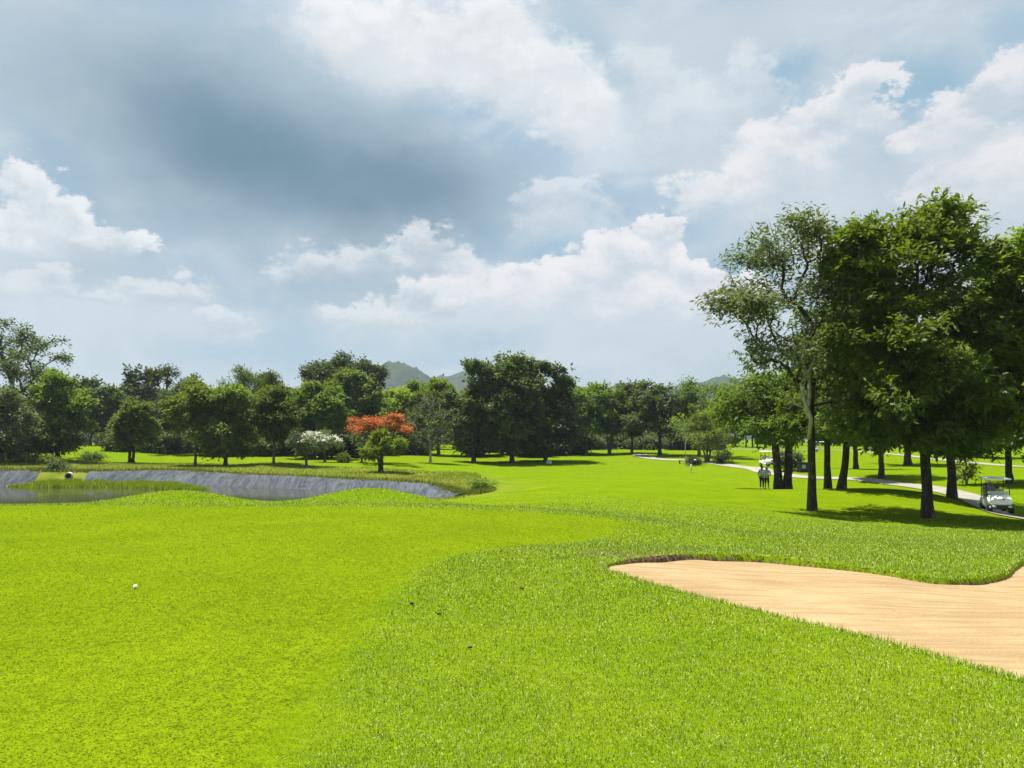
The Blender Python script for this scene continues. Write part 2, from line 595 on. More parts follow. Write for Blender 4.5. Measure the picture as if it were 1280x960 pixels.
def densify(poly, n=6, closed=True):
    """Catmull-Rom through the points"""
    P = np.asarray(poly, float)
    m = len(P)
    out = []
    for i in range(m if closed else m - 1):
        g = (lambda k: P[k % m]) if closed else (lambda k: P[min(max(k, 0), m - 1)])
        p0, p1, p2, p3 = g(i - 1), g(i), g(i + 1), g(i + 2)
        for t_ in np.arange(n) / n:
            out.append(0.5 * (2 * p1 + (p2 - p0) * t_ + (2 * p0 - 5 * p1 + 4 * p2 - p3) * t_ ** 2 + (3 * p1 - p0 - 3 * p2 + p3) * t_ ** 3))
    if not closed:
        out.append(P[-1])
    return np.array(out)


def sdist(x, y, poly):
    """signed distance to a polygon, positive inside"""
    x = np.asarray(x, float)
    y = np.asarray(y, float)
    d = np.full(x.shape, 1e9)
    ins = np.zeros(x.shape, bool)
    m = len(poly)
    for i in range(m):
        x0, y0 = poly[i][:2]
        x1, y1 = poly[(i + 1) % m][:2]
        ex, ey = x1 - x0, y1 - y0
        L = ex * ex + ey * ey + 1e-12
        t_ = np.clip(((x - x0) * ex + (y - y0) * ey) / L, 0, 1)
        d = np.minimum(d, np.hypot(x - x0 - t_ * ex, y - y0 - t_ * ey))
        c = ((y0 > y) != (y1 > y)) & (x < ex * (y - y0) / (ey if abs(ey) > 1e-12 else 1e-12) + x0)
        ins ^= c
    return np.where(ins, d, -d)


BUNK = densify([hit(u, v)[:2] for (u, v) in [(758, 713), (768, 705), (800, 699), (850, 695), (900, 694), (960, 697), (1020, 704), (1080, 711), (1130, 719),
                                               (1180, 725), (1225, 724), (1262, 716), (1272, 706), (1300, 699), (1400, 706), (1480, 740), (1480, 830), (1400, 880), (1340, 868), (1280, 850), (1200, 828), (1100, 800),
                                               (1000, 776), (900, 752), (830, 735), (785, 721)]], 5)
GREEN = densify([hit(u, v)[:2] for (u, v) in [(-700, 900), (-100, 1200), (180, 1200), (270, 1050), (330, 960), (385, 860), (440, 790), (478, 745), (520, 708), (575, 690), (640, 682), (700, 679), (760, 664), (775, 655), (740, 648),
                                                (650, 641), (560, 637), (450, 634), (340, 633), (200, 633), (0, 633), (-300, 640)]], 4)
POND = densify([pt(*q)[:2] for q in [(-250, 590, 80), (-150, 588, 78), (0, 588, 75), (60, 591, 76), (110, 591, 77), (200, 590, 78), (300, 594, 74), (440, 600, 68), (540, 607, 60), (582, 617, 55)]] +
               [(-4.6, 50.5), (-8, 46), (-14, 43), (-24, 42), (-38, 42), (-60, 44), (-74, 60)], 4)
BANK = densify([pt(*q)[:2] for q in [(-300, 575, 90), (0, 574, 90), (120, 580, 93), (300, 580, 90), (420, 583, 84), (560, 590, 80), (640, 602, 64), (655, 606, 60), (630, 611, 57), (590, 615, 55.5)]] + [(-4, 49), (-8, 44), (-24, 40), (-60, 42), (-90, 60)], 3)
WATER_Z = -2.85


def bunker_depth(x, y):
    s = sdist(x, y, BUNK)
    return s


def ground_z(x, y, z=None):
    x = np.asarray(x, float).ravel()
    y = np.asarray(y, float).ravel()
    if z is None:
        z = base_z(x, y)
    s = np.full(x.shape, -9.0)
    m = (x > -1) & (x < 20) & (y > 1) & (y < 20)
    s[m] = sdist(x[m], y[m], BUNK)
    # a turf lip rolls up slightly round the sand, then drops under it
    z = z + 0.02 * np.exp(-((s + 0.35) / 0.35) ** 2) * (y > 8)
    k = np.clip((s + 0.02) / 0.11, 0, 1)
    z = z - 0.42 * k
    s2 = np.full(x.shape, -9.0)
    m = (x > -110) & (x < 5) & (y > 30) & (y < 100)
    s2[m] = sdist(x[m], y[m], POND)
    k = np.clip(s2 / 4.0, 0, 1)
    k = k * k * (3 - 2 * k) * 0.6 + k * 0.4
    z = z * (1 - k) + k * (WATER_Z - 0.75)
    return z


def gz(x, y):
    return float(ground_z([x], [y])[0])


def build_ground():
    N = 860
    b = 8.0
    tt = np.linspace(-1, 1, N)
    ax = 2.0 + 2.3 * np.sinh(b * tt) * 0.9
    ay = 9.0 + 2.3 * np.sinh(b * tt) * 0.9
    X, Y = np.meshgrid(ax, ay)
    x, y = X.ravel(), Y.ravel()
    z = ground_z(x, y)
    idx = np.arange(N * N).reshape(N, N)
    Fc = np.stack([idx[:-1, :-1], idx[:-1, 1:], idx[1:, 1:], idx[1:, :-1]], -1).reshape(-1, 4)
    me = mesh_np('ground', np.stack([x, y, z], 1), Fc)
    zone = np.zeros((len(x), 4), np.float32)
    zone[:, 3] = 1
    sub = (np.abs(x) < 60) & (y > -40) & (y < 40)
    s = sdist(x[sub], y[sub], GREEN) + vnoise(x[sub], y[sub], 0.35) * 0.05
    zone[sub, 0] = np.clip(s / 0.25 + 0.5, 0, 1)
    sub = (x > -140) & (x < 20) & (y > 30) & (y < 130)
    s = sdist(x[sub], y[sub], BANK) + vnoise(x[sub], y[sub], 5) * 1.0
    zone[sub, 1] = np.clip(s / 9 + 0.45, 0, 1)
    # worn brown turf at the bunker tip
    tip = hit(790, 694)
    q = np.hypot((x - tip[0]) / 1.3, (y - tip[1]) / 0.8)
    zone[:, 2] = np.clip(1.25 - q + vnoise(x, y, 0.3) * 0.25, 0, 1)
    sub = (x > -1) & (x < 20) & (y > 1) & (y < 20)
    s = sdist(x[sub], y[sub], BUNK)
    zone[sub, 2] = np.maximum(zone[sub, 2], np.clip((s + 0.03) / 0.03, 0, 0.9))  # bare earth on the bunker wall, also painting the lip's dark shadow line
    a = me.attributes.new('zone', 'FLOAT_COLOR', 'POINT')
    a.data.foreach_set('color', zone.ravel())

    def f(t, out):
        at = t.new('ShaderNodeAttribute', attribute_name='zone')
        sp = t.new('ShaderNodeSeparateColor')
        t.l.new(at.outputs['Color'], sp.inputs[0])
        g = t.new('ShaderNodeNewGeometry')
        P = g.outputs['Position']
        n_big = t.noise(P, 0.06, 4, 0.6)
        n_mid = t.noise(P, 0.6, 5, 0.65)
        n_small = t.noise(P, 14.0, 4, 0.7)
        n_fine = t.noise(P, 95.0, 3, 0.7)
        streak = t.noise(t.vm('MULTIPLY', P, (0.05, 0.7, 0.3)), 1.0, 5, 0.6)
        rough = t.mix(t.sm(n_mid, 0.3, 0.7), (0.084, 0.142, 0.0025), (0.114, 0.174, 0.003))
        rough = t.mix(t.m('MULTIPLY', t.sm(streak, 0.4, 0.7), 0.5), rough, (0.128, 0.184, 0.004))
        rough = t.mix(t.m('MULTIPLY', t.sm(n_big, 0.45, 0.7), 0.4), rough, (0.100, 0.150, 0.003))
        green = t.mix(t.sm(n_mid, 0.3, 0.7), (0.108, 0.160, 0.0030), (0.136, 0.192, 0.0030))
        green = t.mix(t.m('MULTIPLY', t.sm(n_big, 0.4, 0.7), 0.5), green, (0.122, 0.186, 0.0030))
        speck = t.noise(P, 55.0, 3, 0.65)
        green = t.mix(t.m('MULTIPLY', t.sm(speck, 0.52, 0.60), 0.85), green, (0.034, 0.044, 0.008))
        dry = t.mix(t.sm(n_mid, 0.3, 0.7), (0.085, 0.118, 0.010), (0.150, 0.165, 0.026))
        c = t.mix(sp.outputs[1], rough, dry)
        c = t.mix(sp.outputs[0], c, green)
        soil_lip_shade = t.mix(t.sm(n_small, 0.3, 0.7), (0.035, 0.030, 0.017), (0.17, 0.125, 0.07))  # earth colour; its dark end includes painted shade under the bunker lip
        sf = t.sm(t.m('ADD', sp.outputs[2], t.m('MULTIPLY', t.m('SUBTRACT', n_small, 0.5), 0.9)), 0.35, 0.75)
        c = t.mix(sf, c, soil_lip_shade)
        k = t.m('MULTIPLY', t.sm(n_small, 0.25, 0.75, 0.80, 1.2), t.sm(n_fine, 0.3, 0.7, 0.72, 1.28))
        c = t.vm('SCALE', c, k)
        h = t.m('ADD', t.m('MULTIPLY', n_small, 0.6), t.m('MULTIPLY', n_fine, 0.4))
        principled(t, out, c, 0.95, 0.0, t.bump(h, 0.7, 0.03))
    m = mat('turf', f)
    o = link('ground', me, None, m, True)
    tag(o, kind='structure')


build_ground()


# ------------------------------------------------------------------ sand
def build_sand():
    x0, y0 = BUNK.min(0) - 0.3
    x1, y1 = BUNK.max(0) + 0.3
    nx, ny = int((x1 - x0) / 0.07), int((y1 - y0) / 0.07)
    X, Y = np.meshgrid(np.linspace(x0, x1, nx), np.linspace(y0, y1, ny))
    x, y = X.ravel(), Y.ravel()
    s = sdist(x, y, BUNK)
    z = base_z(x, y) - 0.03 - 0.03 * np.clip((y - 8.3 + 0.25 * (x - 3)) / 1.6, 0, 1) * np.clip((x - 1.2) / 1.5, 0, 1) - 0.05 * np.clip(s / 2.5, 0, 1)
    z += vnoise(x, y, 0.5) * 0.008 + vnoise(x + 7, y + 3, 1.6) * 0.015
    keep = s > -0.09
    idx = np.arange(nx * ny).reshape(ny, nx)
    Fc = np.stack([idx[:-1, :-1], idx[:-1, 1:], idx[1:, 1:], idx[1:, :-1]], -1).reshape(-1, 4)
    Fc = Fc[keep[Fc].all(1)]
    used = np.unique(Fc)
    rem = -np.ones(nx * ny, int)
    rem[used] = np.arange(len(used))
    me = mesh_np('bunker_sand', np.stack([x, y, z], 1)[used], rem[Fc])

    def f(t, out):
        g = t.new('ShaderNodeNewGeometry')
        P = g.outputs['Position']
        a = t.noise(P, 0.9, 5, 0.6)
        b = t.noise(P, 40, 4, 0.7)
        rake = t.noise(t.vm('MULTIPLY', P, (0.7, 6.5, 1)), 1.2, 5, 0.65, 0.2)
        c = t.mix(t.sm(a, 0.3, 0.7), (0.278, 0.195, 0.100), (0.335, 0.245, 0.136))
        c = t.mix(t.m('MULTIPLY', t.sm(rake, 0.42, 0.62), 0.65), c, (0.215, 0.145, 0.074))
        c = t.vm('SCALE', c, t.sm(b, 0.25, 0.75, 0.86, 1.1))
        spk = t.noise(P, 19, 2, 0.5)
        c = t.mix(t.m('MULTIPLY', t.sm(spk, 0.70, 0.76), 0.6), c, (0.12, 0.08, 0.045))
        h = t.m('ADD', t.m('MULTIPLY', rake, 0.7), t.m('MULTIPLY', b, 0.35))
        principled(t, out, c, 0.95, 0.05, t.bump(h, 0.55, 0.035))
    o = link('bunker_sand', me, None, mat('sand', f), True)
    tag(o, kind='structure')


build_sand()


# ------------------------------------------------------------------ pond: water, liner, path
def build_pond():
    me = bpy.data.meshes.new('water')
    poly = [(q[0], q[1], WATER_Z) for q in POND]
    bm = bmesh.new()
    bm.faces.new([bm.verts.new(q) for q in poly])
    bm.to_mesh(me)
    bm.free()

    def f(t, out):
        g = t.new('ShaderNodeNewGeometry')
        P = g.outputs['Position']
        n = t.noise(t.vm('MULTIPLY', P, (1.0, 0.55, 1)), 1.6, 5, 0.65)
        n2 = t.noise(P, 0.12, 3, 0.5)
        h = t.m('MULTIPLY', n, t.sm(n2, 0.35, 0.65, 0.35, 1.0))
        c = t.mix(t.sm(n2, 0.3, 0.7), (0.028, 0.036, 0.018), (0.045, 0.052, 0.03))
        principled(t, out, c, 0.08, 0.5, t.bump(h, 0.12, 0.05))
    tag(link('water', me, None, mat('pond_water', f)), kind='structure')

    def lf(t, out):
        g = t.new('ShaderNodeNewGeometry')
        P = g.outputs['Position']
        a = t.noise(t.vm('MULTIPLY', P, (2.6, 0.6, 0.9)), 1.0, 7, 0.72, 0.9)
        b = t.noise(P, 0.35, 4, 0.6)
        c = t.mix(t.sm(a, 0.3, 0.7), (0.030, 0.036, 0.044), (0.100, 0.114, 0.132))
        c = t.mix(t.m('MULTIPLY', t.sm(b, 0.5, 0.7), 0.35), c, (0.16, 0.17, 0.18))
        c = t.mix(t.m('MULTIPLY', t.sm(b, 0.35, 0.2), 0.5), c, (0.06, 0.065, 0.05))
        principled(t, out, c, 0.7, 0.04, t.bump(a, 0.9, 0.2))
    lm = mat('liner_plastic', lf)

    def liner(path_px, label, seed, inset=4.4):
        top = densify([pt(*q)[:2] for q in path_px], 26, False)
        tg = np.gradient(top, axis=0)
        tg /= np.linalg.norm(tg, axis=1)[:, None]
        nrm = np.stack([tg[:, 1], -tg[:, 0]], 1)             # towards the water
        L = np.concatenate([[0], np.cumsum(np.linalg.norm(np.diff(top, axis=0), axis=1))])
        M_ = 16
        rs = np.random.default_rng(seed)
        sh = rs.random(64)
        V = []
        n = len(top)
        for i in range(n):
            end = min(i, n - 1 - i) / 6.0
            edge = -0.25 + 0.3 * sh[int(L[i] * 0.9) % 64]
            depth = inset * min(1, 0.25 + end)
            for j in range(M_ + 1):
                s_ = edge + (depth - edge) * j / M_
                q = top[i] + nrm[i] * s_
                w = 0.05 * math.sin(L[i] * 2.3 + 1.7 * math.sin(L[i] * 0.37) + 0.6 * j * sh[i % 64] * 0.3) + 0.03 * math.sin(L[i] * 6.1 + j * 0.2)
                V.append((q[0], q[1], 0.09 + w * min(1, j / 3)))
        V = np.array(V)
        V[:, 2] += ground_z(V[:, 0], V[:, 1])
        idx = np.arange(len(V)).reshape(n, M_ + 1)
        Fc = np.stack([idx[:-1, :-1], idx[:-1, 1:], idx[1:, 1:], idx[1:, :-1]], -1).reshape(-1, 4)
        o = link('pond_liner', mesh_np('pond_liner', V, Fc), None, lm, True)
        tag(o, label, 'pond liner')
    liner([(112, 591, 77), (200, 590, 78), (300, 594, 74), (440, 600, 68), (540, 607, 60), (580, 616.5, 55)],
          'long wrinkled grey plastic sheet lining the pond bank below the trees', 3)
    liner([(-200, 589, 79), (-150, 588, 78), (-60, 588, 76), (0, 588, 75), (52, 591, 76)],
          'short grey plastic sheet on the pond bank left of the drain pipe', 5)


build_pond()


def strip(name, path, width, material, lift=0.03, seg=6):
    c = densify(path, seg, False)
    tg = np.gradient(c, axis=0)
    tg /= np.linalg.norm(tg, axis=1)[:, None]
    nrm = np.stack([tg[:, 1], -tg[:, 0]], 1)
    K = 6
    V = []
    for i in range(len(c)):
        for j in range(K + 1):
            q = c[i] + nrm[i] * width * (j / K - 0.5)
            V.append((q[0], q[1], 0))
    V = np.array(V, float)
    V[:, 2] = ground_z(V[:, 0], V[:, 1]) + lift
    idx = np.arange(len(V)).reshape(len(c), K + 1)
    Fc = np.stack([idx[:-1, :-1], idx[1:, :-1], idx[1:, 1:], idx[:-1, 1:]], -1).reshape(-1, 4)
    return link(name, mesh_np(name, V, Fc), None, material, True)


def path_f(t, out):
    g = t.new('ShaderNodeNewGeometry')
    P = g.outputs['Position']
    a = t.noise(P, 0.7, 5, 0.6)
    b = t.noise(P, 18, 4, 0.7)
    c = t.mix(t.sm(a, 0.3, 0.7), (0.21, 0.195, 0.165), (0.29, 0.268, 0.23))
    c = t.vm('SCALE', c, t.sm(b, 0.3, 0.7, 0.9, 1.06))
    principled(t, out, c, 0.9, 0.1, t.bump(b, 0.4, 0.01))


PATHM = mat('path_concrete', path_f)
PATH1 = [pt(*q)[:2] for q in [(800, 569.5, 128), (803, 571, 119), (830, 573.5, 112), (880, 577, 107), (930, 582, 94), (965, 589, 82), (1010, 595, 75), (1080, 598.5, 71), (1140, 604, 64), (1195, 614, 54), (1250, 637, 42.5), (1330, 662, 36), (1500, 690, 31)]]
tag(strip('cart_path', PATH1, 2.3, PATHM, 0.05, 10), kind='structure')
PATH2 = [pt(*q)[:2] for q in [(560, 563, 165), (640, 561.5, 170), (740, 560.5, 172), (860, 561, 170), (960, 562, 160), (1060, 564, 150), (1250, 580, 98), (1400, 590, 90)]]
tag(strip('road', PATH2, 2.2, PATHM, 0.06, 10), kind='structure')


# ------------------------------------------------------------------ grass blades
def blades(name, P, length, width, tilt, mt, seed, bend=True):
    rs = np.random.default_rng(seed)
    n = len(P)
    az = rs.random(n) * 2 * np.pi
    tl = np.abs(rs.normal(0, 1, n)) * tilt
    tl = np.clip(tl, 0, 1.45)
    Ln = length * (0.55 + 0.9 * rs.random(n)) if np.isscalar(length) else length * (0.55 + 0.9 * rs.random(n))
    dirh = np.stack([np.cos(az), np.sin(az), np.zeros(n)], 1)
    up = np.array([0, 0, 1.0])
    d1 = dirh * np.sin(tl * 0.6)[:, None] + up * np.cos(tl * 0.6)[:, None]
    d2 = dirh * np.sin(np.clip(tl * 1.4, 0, 1.7))[:, None] + up * np.cos(np.clip(tl * 1.4, 0, 1.7))[:, None]
    a2 = rs.random(n) * np.pi
    side = np.stack([np.cos(a2), np.sin(a2), np.zeros(n)], 1) * (np.asarray(width) * (0.7 + 0.6 * rs.random(n)) / 2)[:, None]
    b = P
    m_ = P + d1 * (Ln * 0.55)[:, None]
    tip = m_ + d2 * (Ln * 0.45)[:, None]
    V = np.stack([b - side, b + side, m_ + side * 0.85, m_ - side * 0.85, tip], 1).reshape(-1, 3)
    i = np.arange(n)[:, None] * 5
    if bend:
        Fc = np.concatenate([i + np.array([[0, 1, 2]]), i + np.array([[0, 2, 3]]), i + np.array([[3, 2, 4]])], 0)
    else:
        Fc = i + np.array([[0, 1, 4]])
    return link(name, mesh_np(name, V, Fc), None, mt, False)


def scatter(n, y0, y1, seed, power=1.0):
    """points over the view's ground wedge (and a step beyond it), thinning with distance"""
    rs = np.random.default_rng(seed)
    y = y0 * (y1 / y0) ** rs.random(n)
    x = (rs.random(n) * 2 - 1) * (0.76 * y + 1.0)
    return x, y


def grass_mat(name, a, b, c3, dead=0.9, trans=0.3):
    return leaf_mat(name, a, b, c3, trans, 0.6, (1.3, 1.3, 0.5), 0.06, 0.70)


G_ROUGH = grass_mat('grass_rough', (0.124, 0.208, 0.006), (0.208, 0.292, 0.02), (0.45, 0.47, 0.20))
G_GREEN = grass_mat('grass_green', (0.136, 0.212, 0.0025), (0.184, 0.265, 0.003), (0.27, 0.31, 0.03))
G_BANK = grass_mat('grass_bank', (0.095, 0.140, 0.012), (0.175, 0.205, 0.028), (0.27, 0.26, 0.10))
G_REED = grass_mat('grass_reed', (0.13, 0.20, 0.008), (0.20, 0.27, 0.014), (0.26, 0.30, 0.06))


def build_grass():
    # rough round the green
    x, y = scatter(1050000, 2.4, 40, 11)
    s = sdist(x, y, GREEN)
    sb = sdist(x, y, BUNK)
    clump = vnoise(x, y, 0.16) * 0.5 + vnoise(x + 5, y + 9, 0.5) * 0.4
    keep = (s + vnoise(x, y, 0.25) * 0.06 < 0.0) & (sb < -0.01) & (clump > -1.6) & (vnoise(x * 7, y * 7, 0.05) < 2.2 * np.clip((41 - y) / 24, 0, 1) - 1.2)
    x, y, clump = x[keep], y[keep], clump[keep]
    z = ground_z(x, y)
    L = (0.023 + 0.005 * np.clip(clump, -1, 1)) * np.clip(y / 6, 1, 1.4) * np.clip(-s[keep] / 0.5 + 0.35, 0.35, 1)
    wd = 0.0038 * np.clip(y / 4.5, 1, 5)
    o = blades('rough_grass', np.stack([x, y, z - 0.004], 1), L, wd, 1.05, G_ROUGH, 12)
    tag(o, 'longer lime green rough grass around the bunker and green', 'grass', kind='stuff')
    # shaved green
    x, y = scatter(520000, 2.4, 20, 13)
    s = sdist(x, y, GREEN)
    gap = vnoise(x, y, 0.022) + 0.6 * vnoise(x + 3, y + 8, 0.05)
    keep = (s > -0.05) & (gap > -0.05)
    x, y = x[keep], y[keep]
    z = ground_z(x, y)
    o = blades('green_grass', np.stack([x, y, z - 0.002], 1), 0.011 * np.clip(y / 5, 1, 1.5), 0.0038 * np.clip(y / 4.5, 1, 4.5), 0.8, G_GREEN, 14, False)
    tag(o, 'closely mown yellow green grass of the putting green', 'grass', kind='stuff')
    # fringe hanging over the bunker edge
    rs = np.random.default_rng(15)
    B = densify(BUNK, 30)
    i = rs.integers(0, len(B), 26000)
    P2 = B[i] + rs.normal(0, 0.045, (26000, 2))
    sb = sdist(P2[:, 0], P2[:, 1], BUNK)
    back = np.clip((P2[:, 1] - 8.3 + 0.25 * (P2[:, 0] - 3)) / 1.6, 0, 1)
    k = (sb < 0.02 - 0.05 * back) & (rs.random(len(sb)) > 0.45 * back)
    P2 = P2[k]
    z = ground_z(P2[:, 0], P2[:, 1])
    o = blades('bunker_edge_grass', np.stack([P2[:, 0], P2[:, 1], z - 0.005], 1), 0.05, 0.006 * np.ones(len(P2)), 1.0, G_ROUGH, 16)
    tag(o, 'grass fringe hanging over the edge of the sand bunker', 'grass', kind='stuff')
    # dry bank grass beyond the pond
    rs = np.random.default_rng(17)
    n = 150000
    y = 48 + rs.random(n) * 48
    x = -75 + rs.random(n) * 80
    k = (sdist(x, y, BANK) + vnoise(x, y, 4) * 1.0 > -1.0) & (sdist(x, y, POND) < 0.0) & (x + 0.9 * vnoise(x, y, 0.8) < -1.8)
    x, y = x[k], y[k]
    o = blades('bank_grass', np.stack([x, y, ground_z(x, y) - 0.02], 1), 0.16 + 0.05 * vnoise(x, y, 3), 0.035 * np.ones(len(x)), 0.7, G_BANK, 18)
    tag(o, 'dull olive unmown grass on the bank between pond and trees', 'grass', kind='stuff')
    # weeds along the pond edge
    E = densify([pt(*q)[:2] for q in [(-200, 589, 79), (0, 587.5, 75), (60, 590, 76.5), (110, 590, 77.5), (200, 589, 78.5), (300, 593, 74.6), (440, 599, 68.6), (540, 606, 60.6), (585, 615, 55.6), (605, 614, 56)]], 60, False)
    i = rs.integers(0, len(E), 20000)
    dn_ = 0.5 + 0.5 * np.sin(i * 0.11) * np.sin(i * 0.037 + 1)
    k = rs.random(20000) < dn_ * 0.8 + 0.15
    P2 = E[i[k]] + rs.normal(0, 0.28, (k.sum(), 2))
    o = blades('edge_weeds', np.stack([P2[:, 0], P2[:, 1], ground_z(P2[:, 0], P2[:, 1]) - 0.02], 1), 0.34, 0.06 * np.ones(len(P2)), 0.7, G_BANK, 19)
    tag(o, 'ragged weeds along the top edge of the pond lining', 'weeds', kind='stuff')
    # reeds standing in the water at the left
    C = densify([pt(*q)[:2] for q in [(28, 608, 71.5), (60, 605, 71.5), (110, 604, 72), (170, 605, 71), (215, 608, 69), (245, 611, 67)]], 40, False)
    n = 30000
    i = rs.integers(0, len(C), n)
    wdt = np.sin(np.pi * np.clip(i / len(C), 0.03, 0.97)) ** 0.6
    P2 = C[i] + rs.normal(0, 1, (n, 2)) * np.stack([0.5 * np.ones(n), 0.75 * wdt + 0.05], 1)
    o = blades('reed_bed', np.stack([P2[:, 0], P2[:, 1], np.full(n, WATER_Z - 0.05)], 1), (0.28 + 0.22 * wdt) * (1 + 0.25 * vnoise(P2[:, 0], P2[:, 1], 1.2)), 0.055 * np.ones(n), 0.35, G_REED, 20)
    tag(o, 'bright green reeds standing in the pond in front of the grey lining', 'reeds', kind='stuff')


build_grass()


# ------------------------------------------------------------------ trees
def tubes_np(segs, n=6, da=None, db_=None, own=None):
    """segs: array rows p0(3) p1(3) r0 r1 -> verts, quads"""
    S = np.asarray(segs, float)
    if len(S) == 0:
        return np.zeros((0, 3)), np.zeros((0, 4), int)
    d = S[:, 3:6] - S[:, :3]
    d /= np.linalg.norm(d, axis=1)[:, None] + 1e-9
    ref = np.where(np.abs(d[:, 2:3]) > 0.9, np.array([[1.0, 0, 0]]), np.array([[0, 0, 1.0]]))
    a = np.cross(d, ref)
    a /= np.linalg.norm(a, axis=1)[:, None]
    b = np.cross(d, a)
    th = np.arange(n) * 2 * np.pi / n
    ring = a[:, None, :] * np.cos(th)[None, :, None] + b[:, None, :] * np.sin(th)[None, :, None]
    def fr(dd):
        rf = np.broadcast_to(np.array([[0.25, 0.95, 0.18]]), dd.shape)
        a_ = np.cross(dd, rf)
        a_ /= np.linalg.norm(a_, axis=1)[:, None] + 1e-9
        b_ = np.cross(dd, a_)
        return a_[:, None, :] * np.cos(th)[None, :, None] + b_[:, None, :] * np.sin(th)[None, :, None]
    r0 = r1 = ring
    if da is not None:
        same = (da * own).sum(1) > 0.75
        r0 = fr(np.where(same[:, None], da, own))
        r1 = fr(db_)
    V0 = S[:, None, :3] + r0 * S[:, 6][:, None, None]
    V1 = S[:, None, 3:6] + r1 * S[:, 7][:, None, None]
    V = np.concatenate([V0, V1], 1).reshape(-1, 3)
    i = np.arange(len(S))[:, None] * 2 * n
    k = np.arange(n)[None, :]
    Fc = np.stack([i + k, i + (k + 1) % n, i + n + (k + 1) % n, i + n + k], -1).reshape(-1, 4)
    return V, Fc


def leaves_np(C, D, per, L, wd, rs, spread, droop, flat):
    """C cluster centres, D outward directions; per leaves each"""
    n = len(C) * per
    c = np.repeat(C, per, 0) + rs.normal(0, 1, (n, 3)) * spread
    d = rs.normal(0, 1, (n, 3)) + np.repeat(D, per, 0) * 0.8
    d[:, 2] *= (1 - flat)
    d /= np.linalg.norm(d, axis=1)[:, None] + 1e-9
    d[:, 2] -= droop
    d /= np.linalg.norm(d, axis=1)[:, None] + 1e-9
    up = rs.normal(0, 0.45, (n, 3)) + np.array([0, 0, 1.0])
    s = np.cross(d, up)
    s /= np.linalg.norm(s, axis=1)[:, None] + 1e-9
    nrm = np.cross(s, d)
    ln = L * (0.6 + 0.8 * rs.random(n))[:, None]
    w_ = wd * (0.7 + 0.6 * rs.random(n))[:, None]
    b = c
    tip = c + d * ln - nrm * ln * 0.12
    mid = c + d * ln * 0.5 + nrm * w_ * 0.15
    l_ = mid - s * w_ * 0.5 - nrm * w_ * 0.2
    r_ = mid + s * w_ * 0.5 - nrm * w_ * 0.2
    V = np.stack([b, l_, tip, r_], 1).reshape(-1, 3)
    i = np.arange(n)[:, None] * 4
    Fc = np.concatenate([i + np.array([[0, 2, 1]]), i + np.array([[0, 3, 2]])], 0)
    return V, Fc


